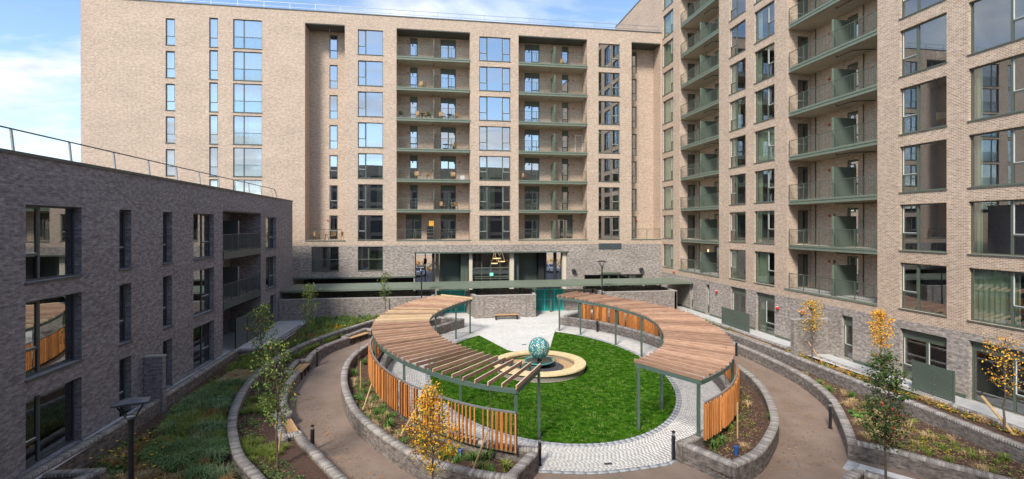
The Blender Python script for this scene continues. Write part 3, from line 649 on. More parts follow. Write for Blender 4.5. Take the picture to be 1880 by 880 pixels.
for r, z in enumerate((7.55, 4.4, 1.2)):
    dh.append((34.2, 35.9, z+.03, z+2.35, .1)); door(left, -LD-.1, 1.7, z+.03, 2.3, 34.2-30, 1, 0, RZL, 'dframe', 'glassl', 0)
    q = MB(); q.box(XL-LD+.002, XL-LD+.1, 36.2, 36.35, z+1.95, z+2.1); under(q.build('alarm_box', M['red'], left), left)
    if r < 2:
        sb = MB(); sb.box(XL-LD+.003, XL-.05, 33.52, 40.4, z-.40, z-.02, 1); sb.box(XL-.05, XL+.06, 33.51, 40.3, z-.44, z+.01); s_ = under(sb.build('balcony', [M['dframe'], M['soffit']], left), left)
        link('railing', railing_mesh(6.6, 1.12, .07, 'dframe', 1.35, True, .014), s_, (XL-.02, 33.6, z+.01), RZL)
        dv = MB(); dv.box(XL-LD+.1, XL-.3, 36.7, 36.76, z, z+2.0); dv.box(XL-.3, XL-.24, 36.68, 36.78, z, z+2.02, 1); dv.build('divider', [M['dframe'], M['galv']], s_)
mb = MB(); wallgrid(mb, F2, 33.5, 40.42, 1.0, 10.18, dh, .1); under(mb.build('recess_wall', M['greyshade'], left), left)
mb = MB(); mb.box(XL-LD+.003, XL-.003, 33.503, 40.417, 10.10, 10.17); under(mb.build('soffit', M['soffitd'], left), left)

# ================================================================= OPPOSITE BLOCK behind the camera (seen mirrored in the windows)
opp = thing('apartment_building', 'plain grey brick block across the courtyard behind the viewer, seen only mirrored in panes', 'apartment building', (0, -2.5, 0))
FO = lambda u, w_, z: (u, -2.5-w_, z)
oh = []
for k in range(6):
    for i in range(13): oh.append((-30+i*4.2, -27.4+i*4.2, 1.5+k*3.15, 4.0+k*3.15, .15))
m1 = MB(); wallgrid(m1, FO, -31, 25, 0, 21.9, oh); under(m1.build('wall', M['grey'], opp), opp)
mb = MB(); mb.face([(-31, -14, 21.9), (25, -14, 21.9), (25, -2.5, 21.9), (-31, -2.5, 21.9)]); under(mb.build('roof', M['roof'], opp), opp)
mb = MB(); mb.face([(-31, -2.5, 0), (-31, -14, 0), (-31, -14, 21.9), (-31, -2.5, 21.9)]); mb.face([(25, -2.5, 0), (25, -14, 0), (25, -14, 21.9), (25, -2.5, 21.9)]); under(mb.build('side_wall', M['grey'], opp), opp)
m = MB(); m.box(0, 2.6, 0, .06, 0, 2.5); wm = m.mesh('window', M['dframe']); m = MB(); m.face([(.1, .07, .1), (2.5, .07, .1), (2.5, .07, 2.4), (.1, .07, 2.4)]); pm = m.mesh('pane', M['pebble'])
for a, b, c, d, _ in oh:
    o = link('window', wm, opp, (a, -.21, c)); link('pane', pm, o)

# ================================================================= COURTYARD SURFACES
Lc = spline([(-3.2, 13.4), (-4.7, 15.6), (-5.89, 17.58), (-7.07, 19.22), (-7.98, 21.09), (-8.62, 22.73), (-9.07, 24.4), (-9.45, 26.41), (-9.64, 28.48), (-9.62, 30.5), (-9.35, 32.6), (-8.54, 35.3), (-6.99, 38.3), (-4.9, 41.6), (-3.2, 44.1)])
path_runs = [[(0.3, 13.6), (-1.3, 15.5), (-2.87, 17.61), (-4.47, 20.1), (-5.0, 20.9), (-5.45, 21.75)],
             [(-6.3, 23.6), (-6.9, 25.1), (-7.33, 27.08), (-7.45, 28.6), (-7.47, 29.75)],
             [(-7.42, 31.85), (-7.45, 33.0), (-7.35, 34.15), (-7.05, 35.1), (-6.47, 36.25), (-5.95, 37.1)],
             [(-4.75, 39.25), (-4.1, 40.4), (-3.2, 41.7), (-2.0, 43.2)]]
path_runs = [spline(p, 6) for p in path_runs]
wall2 = [(22.35, 44), (22.33, 37.5), (22.3, 30.2), (22.05, 25), (21.75, 20), (21.4, 15), (21.3, 12)]
wall1 = spline([(14.5, 44), (16.5, 42.0), (18.3, 39.3), (19.5, 36.5), (20.1, 33.8), (20.4, 31.05), (20.44, 28.75), (20.3, 26.15), (20.0, 24.49), (19.35, 22.53), (18.55, 21.0), (17.03, 18.72), (16.12, 17.5)], 6)
Lout = spline([(2.69, 16.49), (1.3, 17.1), (-.1, 18.02), (-.85, 18.75), (-2.21, 20.63), (-3.68, 23.33), (-4.8, 27.08), (-5.2, 30.6), (-4.85, 33.46), (-4.1, 35.5), (-3.1, 37.6), (-1.9, 39.6), (-.4, 41.7), (.5, 42.6)])
Lin = spline([(3.83, 18.39), (2.9, 18.71), (2.12, 19.12), (.9, 20.1), (-.3, 21.55), (-1.27, 22.99), (-2.0, 24.6), (-2.6, 26.6), (-3.05, 29), (-3.15, 31), (-2.95, 33), (-2.35, 35.2), (-1.2, 37.5), (.26, 39.5), (2.25, 41.65)])
Rout = spline([(10.52, 16.29), (12.12, 17.06), (14.12, 18.9), (15.1, 20.18), (16.4, 22.49), (17.35, 25.01), (17.8, 27.6), (18.0, 30.5), (17.8, 33.5), (17.2, 36.4), (16, 39.4), (14.3, 42.0), (12.9, 43.4)])
Rin = spline([(9.33, 18.35), (10.2, 18.75), (11.6, 19.7), (13.4, 21.6), (15.0, 24.2), (15.85, 27), (16.2, 30), (15.9, 32.5), (14.9, 35.9), (13.07, 38.97), (10.55, 41.4)])
lawnc = (6.7, 30.0)
def lawnpt(t, off=0):                                  # the lawn is an oval 13.8 m by 19.6 m
    a, b = 6.93+off, 9.85+off; return (lawnc[0]+a*math.cos(t), lawnc[1]+b*math.sin(t))
sheet('path', [(-9, 9), (22.2, 9), (22.2, 45.9), (-9, 45.9)], -.012, M['path'])
pav = [(3.84, 18.2), (6.0, 17.79), (8.7, 17.99), (9.4, 18.3)]+[(p.x, p.y) for p in Rin[1:]]+[(11.6, 42.2), (12.6, 43.4), (15.4, 44.6), (15.4, 45.95), (-.2, 45.95), (-.2, 44.6), (-3, 44.6), (-1.5, 43.2), (.4, 42.7)]+[(p.x, p.y) for p in reversed(Lin)]
sheet('paving', pav, -.004, M['joint'])
mb = MB(); mb.face([(-13, 46, .945), (25.05, 46, .945), (25.05, 52.7, .945), (-13, 52.7, .945)]); tag(mb.build('walkway', M['terrace']), kind='structure')
plz = brickmat('plaza_sett', (.60, .59, .55), (.72, .70, .66), (.42, .41, .39), .2, .1, .007, .06, None, .3, .08)
mb = MB(); A = [(1.0, 40.0), (3.0, 39.8), (5.0, 34.3), (6.6, 33.2), (8.1, 34.6), (9.7, 39.6), (10.6, 41.3), (11.6, 42.2), (12.6, 43.4), (15.4, 44.6), (15.4, 45.95), (-.2, 45.95), (-.2, 44.6), (-3, 44.6), (-1.5, 43.2), (.5, 42.8), (2.1, 41.6)]
sheet('plaza', A, .010, plz)
mb = MB(); mb.face([(-.2, 45.95, .966), (12.6, 45.95, .966), (12.6, 48.6, .966), (-.2, 48.6, .966)]); tag(mb.build('plaza', plz), kind='structure')
# lawn with its wedge of paving cut out
t0, t1 = math.atan2((39.43-30)/9.85, (9.63-6.7)/6.93), math.atan2((39.68-30)/9.85, (3.05-6.7)/6.93)
n = 90; edge = [lawnpt(t1+(t0+2*math.pi-t1)*i/n) for i in range(n+1)]
lawn_poly = edge+[(8.1, 34.6), (6.6, 32.4), (5.0, 34.4)]
sheet('lawn', lawn_poly, .022, M['lawn'])
# turf blades
V = []; cnt = 0
P = []
while len(P) < 52000:
    x, y = nr.uniform(-.3, 13.7), 20.1+19.8*nr.rand()**1.25
    if inpoly(x, y, lawn_poly) and (x-6.4)**2+(y-30.3)**2 > 8.2: P.append((x, y))
P = np.array(P); h = nr.uniform(.025, .06, len(P)); a = nr.uniform(0, 6.28, len(P)); le = nr.uniform(-.03, .03, (len(P), 2)); w_ = .012
z = np.minimum(.95, (P[:, 1]-17)*SL)+.018
V = np.stack([np.stack([P[:, 0]-w_*np.cos(a), P[:, 1]-w_*np.sin(a), z], 1), np.stack([P[:, 0]+w_*np.cos(a), P[:, 1]+w_*np.sin(a), z], 1), np.stack([P[:, 0]+le[:, 0], P[:, 1]+le[:, 1], z+h], 1)], 1).reshape(-1, 3)
P2 = []
while len(P2) < 900:
    x, y = nr.uniform(-.3, 13.7), nr.uniform(20.2, 39.8)
    if inpoly(x, y, lawn_poly) and (x-6.4)**2+(y-30.3)**2 > 8.8: P2.append((x, y))
P2 = np.repeat(np.array(P2), 16, 0)+nr.normal(0, .07, (900*16, 2)); a = nr.uniform(0, 6.28, len(P2)); l2 = nr.uniform(-.06, .06, (len(P2), 2)); z2 = np.minimum(.95, (P2[:, 1]-17)*SL)+.018
V2 = np.stack([np.stack([P2[:, 0]-.014*np.cos(a), P2[:, 1]-.014*np.sin(a), z2], 1), np.stack([P2[:, 0]+.014*np.cos(a), P2[:, 1]+.014*np.sin(a), z2], 1), np.stack([P2[:, 0]+l2[:, 0], P2[:, 1]+l2[:, 1], z2+.07], 1)], 1).reshape(-1, 3)
tag(npmesh('turf', V2, np.arange(len(V2)).reshape(-1, 3), mat('pale_turf_blades', (.11, .22, .03), .9, .3, 3, col2=(.20, .30, .07), spec=.05)), 'paler tufts of longer grass flecked over the oval lawn', 'grass', kind='stuff')
tag(npmesh('turf', V, np.arange(len(V)).reshape(-1, 3), M['lawnb']), 'short bright green mown turf of the oval lawn', 'grass', kind='stuff')
def blocks(name, cells, m, parent=None, dz=.012):
    """cells: 4 ground corners each; every block gets a top and four small sides"""
    V = []; F = []
    for c in cells:
        i = len(V); V += [(x, y, zg(y)-.004) for x, y in c]+[(x, y, zg(y)+dz+rnd.uniform(-.0015, .0015)) for x, y in c]
        F += [(i+4, i+5, i+6, i+7)]+[(i+k, i+(k+1) % 4, i+4+(k+1) % 4, i+4+k) for k in range(4)]
    mm = m if isinstance(m, list) else [m]; mi = []
    for c in cells: q = rnd.randrange(len(mm)); mi += [q]*5
    return npmesh(name, V, F, mm, mi, parent)
def inset(c, g):
    cx = sum(p[0] for p in c)/4; cy = sum(p[1] for p in c)/4
    return [(cx+(p[0]-cx)*(1-g), cy+(p[1]-cy)*(1-g)) for p in c]
M['sett2'] = mat('grey_sett', (.53, .52, .49), .8, .15, 5, .25, 90, col2=(.60, .58, .54)); M['sett3'] = mat('light_sett', (.62, .61, .58), .8, .12, 5, .25, 90, col2=(.74, .73, .70))
cells = []; off = .30
ring_poly = [(3.95, 18.35), (6.0, 17.95), (8.7, 18.15), (9.35, 18.45)]+[(p.x-.06, p.y+.02) for p in Rin[2:]]+[(p.x+.06, p.y) for p in reversed(Lin)]
while off < 4.2:
    per = math.pi*(6.93+9.85+2*off); nn = int(per/.2); s0 = rnd.random()*.5*(int(off*10) % 2 or .3)
    for i in range(nn):
        ta, tb = 2*math.pi*(i+s0)/nn, 2*math.pi*(i+1+s0)/nn
        # equal steps along an ellipse are close enough for blocks of two lengths
        c = [lawnpt(ta, off), lawnpt(tb, off), lawnpt(tb, off+.1), lawnpt(ta, off+.1)]
        cx, cy = (c[0][0]+c[2][0])/2, (c[0][1]+c[2][1])/2
        if cy < 39.5 and inpoly(cx, cy, ring_poly): cells.append([(lambda q: q)(p) for p in inset(c, .07)])
    off += .1
stf = blocks('sett', cells, [M['sett'], M['sett'], M['sett'], M['sett2'], M['sett3']]); tag(stf, kind='stuff', label='pale concrete setts laid in rings round the oval lawn', cat='paving setts')
cells = []
nn = 150
for i in range(nn):
    ta, tb = 2*math.pi*i/nn, 2*math.pi*(i+1)/nn
    if math.sin((ta+tb)/2) < .80:
        for o0, o1 in ((.01, .14), (.15, .28)): cells.append(inset([lawnpt(ta, o0), lawnpt(tb, o0), lawnpt(tb, o1), lawnpt(ta, o1)], .05))
tag(blocks('granite_edging', cells, M['granite'], dz=.026), kind='stuff', label='grey granite blocks edging the oval lawn', cat='lawn edging')
ed = thing('paving_edge', 'curved line of grey granite slabs where the white paving meets the brown path', 'edging', (6, 17.8, 0))
ea = resample(spline([(3.9, 18.2), (6.0, 17.79), (8.7, 17.99), (9.3, 18.28)], 8), .42)
for a, b in zip(ea, ea[1:]):
    na = Vector((0, .16)); c = inset([(a.x, a.y), (b.x, b.y), (b.x, b.y+.16), (a.x, a.y+.16)], .03)
    o = blocks('edge_slab', [c], M['granite'], ed, .03); under(o, ed)
for i, (x, y) in enumerate(((6.6, 18.45), (6.41, 35.6))):
    mb = MB(); mb.box(x-.16, x+.16, y-.07, y+.07, zg(y)-.01, zg(y)+.024)
    for k in range(6): mb.box(x-.14+k*.05, x-.115+k*.05, y-.055, y+.055, zg(y)+.024, zg(y)+.031, 1)
    o = mb.build('drain_cover', [M['black'], M['dframe']]); tag(o, ['small dark drain grating in the front band of white paving', 'small dark drain grating in the plaza behind the fountain'][i], 'drain cover')
# ----------------------------------------------------------------- planting beds (soil)
cl = [(p.x, p.y) for p in Lc]
sheet('left_bed_soil', [(-12.6, 10), (-12.6, 34.1), (-10.6, 34.1), (-10.3, 44.65), (-3.4, 44.65)]+cl[::-1]+[(-1.5, 11)], .45, M['mulch'])
pl = []
for r in path_runs: pl += [(p.x-.15, p.y) for p in r]
pl = [(p.x-.15, p.y) for p in path_runs[0]]+[(-6.2, 21.6), (-6.95, 23.4)]+[(p.x-.15, p.y) for p in path_runs[1]]+[(-8.1, 29.8), (-8.15, 31.8)]+[(p.x-.15, p.y) for p in path_runs[2]]+[(-6.5, 37.6), (-5.4, 39.6)]+[(p.x-.15, p.y) for p in path_runs[3]]
sheet('inner_bed_soil', [(x+.1, y) for x, y in cl]+pl[::-1], .42, M['mulch'])
sheet('left_planter_soil', [(p.x+.12, p.y+.1) for p in Lout]+[(p.x-.05, p.y) for p in reversed(Lin)], .27, M['mulch'])
sheet('right_planter_soil', [(p.x-.12, p.y+.05) for p in Rout]+[(p.x+.05, p.y) for p in reversed(Rin)], .27, M['mulch'])
sheet('right_bed_soil', [(p.x+.1, p.y) for p in wall1]+[(17.4, 16.7), (19.3, 14.4), (21.3, 12)]+[(x+.05, y) for x, y in wall2[::-1]][1:], .40, M['mulch'], zf=lambda y: .0 if y < 25 else (y-25)*.008)
sheet('upper_bed_soil', [(x+.2, y) for x, y in wall2]+[(23.6, 12), (23.6, 44)], .86, M['mulch'], zf=lambda y: 0)
sheet('terrace', [(23.45, 8), (25.1, 8), (25.1, 45.99), (23.45, 45.99)], .955, M['terrace'], zf=lambda y: 0)
sheet('terrace', [(-15.3, 5), (-12.35, 5), (-12.35, 34.3), (-10.45, 34.3), (-10.2, 44.7), (-12.9, 44.7), (-15.3, 44.7)], 1.2, M['terrace'], zf=lambda y: 0)

# ----------------------------------------------------------------- garden walls
def wallrun(parent, pts, th, h, zb=-.4, zf=zg, m='gwall', cw=.105, name='wall_run'):
    """brick wall th wide to the left of the run of points, with a coping of bricks on edge"""
    P = resample(pts, .35); Nn = normals(P); mb = MB(); u = 0; ct = .11
    Q = [p+n_*th for p, n_ in zip(P, Nn)]; e = .008*(1 if th > 0 else -1)
    Pi = [p+n_*e for p, n_ in zip(P, Nn)]; Qi = [p+n_*(th-e) for p, n_ in zip(P, Nn)]
    for i in range(len(P)-1):
        d = (P[i+1]-P[i]).length; za, zc = zf(P[i].y)+h-ct, zf(P[i+1].y)+h-ct
        for A in (Pi, Qi): mb.face([(A[i].x, A[i].y, zb), (A[i+1].x, A[i+1].y, zb), (A[i+1].x, A[i+1].y, zc), (A[i].x, A[i].y, za)], 0, [(u, zb), (u+d, zb), (u+d, zc), (u, za)])
        u += d
    for i in (0, len(P)-1):
        z_ = zf(P[i].y)+h-ct; mb.face([(Pi[i].x, Pi[i].y, zb), (Qi[i].x, Qi[i].y, zb), (Qi[i].x, Qi[i].y, z_), (Pi[i].x, Pi[i].y, z_)], 0, [(0, zb), (abs(th), zb), (abs(th), z_), (0, z_)])
    o = mb.build(name, M[m], parent)
    P = resample(pts, cw); Nn = normals(P); V = []; F = []; mi = []; g = .06
    for i in range(len(P)-1):
        jt = rnd.uniform(-.003, .003)
        a, b = P[i].lerp(P[i+1], g), P[i].lerp(P[i+1], 1-g); c, d = b+Nn[i+1]*th, a+Nn[i]*th
        k = len(V); z1 = zf(a.y)+h+jt
        V += [(q.x, q.y, z1-ct) for q in (a, b, c, d)]+[(q.x, q.y, z1) for q in (a, b, c, d)]
        F += [(k+4, k+5, k+6, k+7)]+[(k+j, k+(j+1) % 4, k+4+(j+1) % 4, k+4+j) for j in range(4)]; mi += [rnd.choice([0, 0, 1, 2])]*5
    # bedding under the bricks on edge
    k = npmesh('coping', V, F, [M['coping'], M['coping2'], M['coping3']], mi, o); stuffpart(k)
    bd = MB()
    PP = resample(pts, .35); NN = normals(PP)
    for i in range(len(PP)-1):
        a, b = PP[i]+NN[i]*e*1.5, PP[i+1]+NN[i+1]*e*1.5; c, d = PP[i+1]+NN[i+1]*(th-e*1.5), PP[i]+NN[i]*(th-e*1.5)
        bd.face([(q.x, q.y, zf(q.y)+h-.012) for q in (a, b, c, d)])
        bd.face([(a.x, a.y, zf(a.y)+h-ct), (b.x, b.y, zf(b.y)+h-ct), (b.x, b.y, zf(b.y)+h-.012), (a.x, a.y, zf(a.y)+h-.012)]); bd.face([(d.x, d.y, zf(d.y)+h-ct), (c.x, c.y, zf(c.y)+h-ct), (c.x, c.y, zf(c.y)+h-.012), (d.x, d.y, zf(d.y)+h-.012)])
    bd.build('mortar_bed', M['joint'], o)
    return o
M['coping2'] = mat('coping_brick_pale', (.36, .33, .30), .85, .2, 5, .4, 60, col2=(.46, .43, .40)); M['coping3'] = mat('coping_brick_dark', (.19, .17, .155), .85, .2, 5, .4, 60, col2=(.28, .255, .235))
tw = .33
g = thing('garden_wall', 'long curving low brick wall between the grassy left bed and the inner tree bed', 'garden wall')
wallrun(g, Lc, -tw, .86)
g = thing('garden_wall', 'low brick wall with bench niches along the left side of the brown path', 'garden wall')
for r in path_runs: wallrun(g, r, tw, .62)
for seg in ([(-5.45, 21.75), (-6.12, 21.42)], [(-6.05, 21.0), (-7.12, 23.45)], [(-7.1, 23.42), (-6.3, 23.75)], [(-7.47, 29.75), (-8.1, 29.72)], [(-8.32, 29.6), (-8.35, 32.0)], [(-8.0, 31.86), (-7.4, 31.86)], [(-5.95, 37.1), (-6.35, 37.4)], [(-6.62, 37.35), (-5.3, 39.75)], [(-5.28, 39.55), (-4.75, 39.28)]):
    wallrun(g, seg, -.3 if abs(seg[0][1]-seg[1][1]) > 1 else .28, .62+.003*(1+seg[0][0] % 3))
g = thing('planter_wall', 'low curved brick planter wall round the left pergola bed', 'planter wall')
wallrun(g, Lout, -tw, .75); wallrun(g, Lin, -.3, .747); wallrun(g, [(2.62, 16.62), (3.78, 18.2)], tw, .753); wallrun(g, [(.6, 42.5), (2.2, 41.55)], -.3, .753)
g = thing('planter_wall', 'low curved brick planter wall round the right pergola bed', 'planter wall')
wallrun(g, Rout, tw, .75); wallrun(g, Rin, -.3, .747); wallrun(g, [(10.42, 16.42), (9.42, 18.2)], -tw, .753); wallrun(g, [(12.8, 43.3), (10.65, 41.5)], .3, .753)
g = thing('garden_wall', 'tall curving brick retaining wall along the right side of the brown path', 'garden wall')
wallrun(g, wall1, tw, .66); wallrun(g, [(16.16, 17.54), (17.27, 16.61), (18.22, 15.37), (19.14, 14.31), (21, 12.2)], tw, .663)
g = thing('garden_wall', 'straight middle brick retaining wall between the lower and upper right beds', 'garden wall')
wallrun(g, wall2, tw, 1.06, -.3, lambda y: 0)
g = thing('garden_wall', 'low brick kerb wall edging the pale terrace on the right', 'garden wall')
wallrun(g, [(23.45, 44), (23.45, 30.4)], .2, 1.02, .5, lambda y: 0); wallrun(g, [(23.75, 28.6), (23.45, 20), (23.2, 12)], .2, 1.02, .5, lambda y: 0)
g = thing('garden_wall', 'straight brick retaining wall along the foot of the dark left building', 'garden wall')
wallrun(g, [(-12.6, 12), (-12.5, 18.2), (-12.25, 22), (-12.3, 27), (-12.3, 34.0)], .3, 1.36, -.4, lambda y: 0); wallrun(g, [(-12.58, 34.0), (-10.7, 33.9)], .3, 1.363, 0, lambda y: 0); wallrun(g, [(-10.62, 33.8), (-10.3, 41.75)], .28, 1.366, 0, lambda y: 0)
g = thing('garden_wall', 'short zigzag end of brick wall in the bottom left corner', 'garden wall')
wallrun(g, [(-12.3, 18.3), (-10.6, 18.22)], -.3, 1.3, -.3, lambda y: 0); wallrun(g, [(-10.62, 18.1), (-11.3, 16.5)], -.3, 1.297, -.3, lambda y: 0)
g = thing('garden_wall', 'corner of a low brick wall at the lower right edge beside the white slabs', 'garden wall')
wallrun(g, [(14.1, 15.6), (15.2, 16.2)], -.32, .36, -.5, lambda y: 0); wallrun(g, [(15.45, 15.95), (16.1, 15.0)], -.32, .357, -.5, lambda y: 0)
g = thing('stepping_paving', 'strip of white concrete slabs beside the lower right retaining wall', 'paving', (16, 16.5, 0))
for i in range(7):
    a = Vector((16.02+.36*i*.72, 17.36-.36*i*.86)); t_ = Vector((.72, -.86)).normalized(); n_ = Vector((-.86, -.62)).normalized()
    for j in range(2):
        p = a+n_*(.08+j*.42); c = [p, p+t_*.42, p+t_*.42+n_*.39, p+n_*.39]; mb = MB()
        z_ = .012+.0; C = inset([(q.x, q.y) for q in c], .03)
        mb.face([(x, y, z_+zg(y)+.03) for x, y in C])
        for k in range(4): p0, p1 = C[k], C[(k+1) % 4]; mb.face([(p0[0], p0[1], zg(p0[1])-.02), (p1[0], p1[1], zg(p1[1])-.02), (p1[0], p1[1], z_+zg(p1[1])+.03), (p0[0], p0[1], z_+zg(p0[1])+.03)])
        under(mb.build('slab', M['granite'] if i == 0 else M['sett3'], g), g)
M['gwall2'] = brickmat('screen_wall_brick', (.22, .19, .17), (.39, .345, .305), (.33, .30, .27), dark=.36)
# brick screen walls across the back
def straight(root, a, b, th, z0, z1, m='gwall2'):
    a, b = Vector(a), Vector(b); d = (b-a).normalized(); n_ = Vector((-d.y, d.x))*th; mb = MB(); Ln = (b-a).length
    c = [a, b, b+n_, a+n_]; acc = 0
    for k in range(4):
        p, q = c[k], c[(k+1) % 4]; l_ = (q-p).length; mb.face([(p.x, p.y, z0), (q.x, q.y, z0), (q.x, q.y, z1-.07), (p.x, p.y, z1-.07)], 0, [(acc, z0), (acc+l_, z0), (acc+l_, z1-.07), (acc, z1-.07)]); acc += l_
    o = mb.build('wall_run', M[m], root); mb = MB(); e = .02; cc = [a-d*e-n_*.06, b+d*e-n_*.06, b+d*e+n_*1.06, a-d*e+n_*1.06]
    mb.face([(q.x, q.y, z1) for q in cc])
    for k in range(4): p, q = cc[k], cc[(k+1) % 4]; mb.face([(p.x, p.y, z1-.069), (q.x, q.y, z1-.069), (q.x, q.y, z1), (p.x, p.y, z1)])
    mb.build('coping', M['coping2'], o); return o
g = thing('brick_wall', 'long brick screen wall behind the left beds below the canopy', 'brick wall')
straight(g, (-12.95, 44.7), (-.02, 44.7), .22, .2, 3.0); straight(g, (.0, 44.72), (.0, 47.8), .25, .2, 3.0)
mb = MB(); mb.box(-3.95, -3.87, 44.6, 44.69, .9, 2.9); mb.build('movement_joint', M['coping3'], g)
g = thing('brick_wall', 'second brick wall behind the long left screen wall', 'brick wall'); straight(g, (-12.9, 47.6), (-.3, 47.6), .22, .5, 3.1)
g = thing('brick_wall', 'central brick wall block with splayed side standing between the two turquoise gates', 'brick wall')
straight(g, (3.6, 44.7), (9.14, 44.7), .25, .2, 2.98); straight(g, (3.58, 44.75), (2.92, 47.9), -.25, .2, 2.976); straight(g, (9.12, 44.98), (9.5, 47.4), .25, .2, 2.972)
for x in (4.35, 8.2): mb = MB(); mb.box(x, x+.05, 44.66, 44.69, .9, 2.88); mb.build('movement_joint', M['coping3'], g)
g = thing('brick_wall', 'brick wall behind the central block between the gates', 'brick wall'); straight(g, (3.3, 47.9), (9.45, 47.9), .22, .5, 3.08)
g = thing('brick_wall', 'brick wall to the right of the right turquoise gate behind the pergola end', 'brick wall'); straight(g, (12.5, 47.5), (15.3, 47.5), .25, .2, 3.0)
g = thing('brick_wall', 'brick screen wall behind the right pergola with returns on both ends', 'brick wall')
straight(g, (15.5, 44.7), (22.8, 44.7), .25, .2, 3.06); straight(g, (15.5, 44.96), (15.5, 47.6), -.25, .2, 3.056); straight(g, (22.84, 44.7), (22.84, 51), .25, .2, 3.053)
g = thing('brick_wall', 'second brick wall seen over the right screen wall', 'brick wall'); straight(g, (15.9, 47.8), (22.6, 47.8), .22, .5, 3.12)
g = thing('brick_wall', 'free standing brick fin wall beside the right hand garden doors', 'brick wall')
straight(g, (22.62, 28.75), (25.07, 28.75), .3, .5, 3.24)
g = thing('brick_wall', 'small brick pier standing against the dark left building between two narrow doors', 'brick wall')
straight(g, (-12.97, 24.9), (-12.2, 24.9), .3, .5, 3.3, 'greyshade')
# gates
def gate(label, x0, x1, y, n, rz=0):
    g = thing('metal_gate', label, 'gate', ((x0+x1)/2, y, .95)); W = x1-x0; mb = MB()
    for i in range(n+1): x = -W/2+W*i/n; x = min(max(x, -W/2+.04), W/2-.04); mb.box(x-.04, x+.04, -.03, .03, 0, 2.15)
    mb.box(-W/2, W/2, -.025, .025, 2.07, 2.149); mb.box(-W/2, W/2, -.025, .025, .05, .12); mb.box(-W/2, W/2, -.024, .024, 1.1, 1.15); mb.build('gate_frame', M['turq'], g)
    for i in range(n):
        mb = MB(); a = -W/2+W*i/n+.05; b = -W/2+W*(i+1)/n-.05; k = int((b-a)/.045)
        mb.face([(a, .012, .12), (b, .012, .12), (b, .012, 2.07), (a, .012, 2.07)])
        for j in range(k): x = a+(b-a)*(j+.5)/k; mb.box(x-.009, x+.009, -.01, .01, .12, 2.07)
        mb.build('mesh_panel', M['panelturq'], g)
    mb = MB(); mb.box(-W/2+.12, -W/2+.2, -.06, -.03, .95, 1.12); mb.build('lock_box', M['black'], g)
gate('turquoise mesh gate left of the central brick wall block', .2, 2.88, 47.85, 2); gate('turquoise mesh gate right of the central brick wall block', 9.62, 12.42, 47.4, 3)
# canopy
c = thing('walkway_canopy', 'long flat grey green canopy running across the foot of the back building', 'canopy', (6, 46, 0))
mb = MB(); ZC = 3.68
P = [(-12.9, 45.15), (25.03, 45.8), (25.03, 50.4), (-12.9, 50.0)]
mb.face([(x, y, ZC) for x, y in P]); mb.face([(x, y, ZC-.16) for x, y in P])
for k in range(4): a, b = P[k], P[(k+1) % 4]; mb.face([(a[0], a[1], ZC-.16), (b[0], b[1], ZC-.16), (b[0], b[1], ZC), (a[0], a[1], ZC)])
under(mb.build('roof_deck', M['frame2'], c), c)
for x in (-11.5, -8, -4.6, -4.3, -1.6, 3.9, 4.1, 8.0, 11.0, 14.3, 17.3, 20.6, 22.1):
    mb = MB(); mb.box(x-.07, x+.07, 46.7, 46.84, .9, ZC-.16); under(mb.build('post', M['steel'], c), c)
for x in range(-11, 24, 5):
    mb = MB(); mb.lathe([(.09, -.03), (.09, 0)], 10, 0, (x, 46, ZC-.165)); under(mb.build('downlight', M['exit'] if x < 0 else M['galv'], c), c)

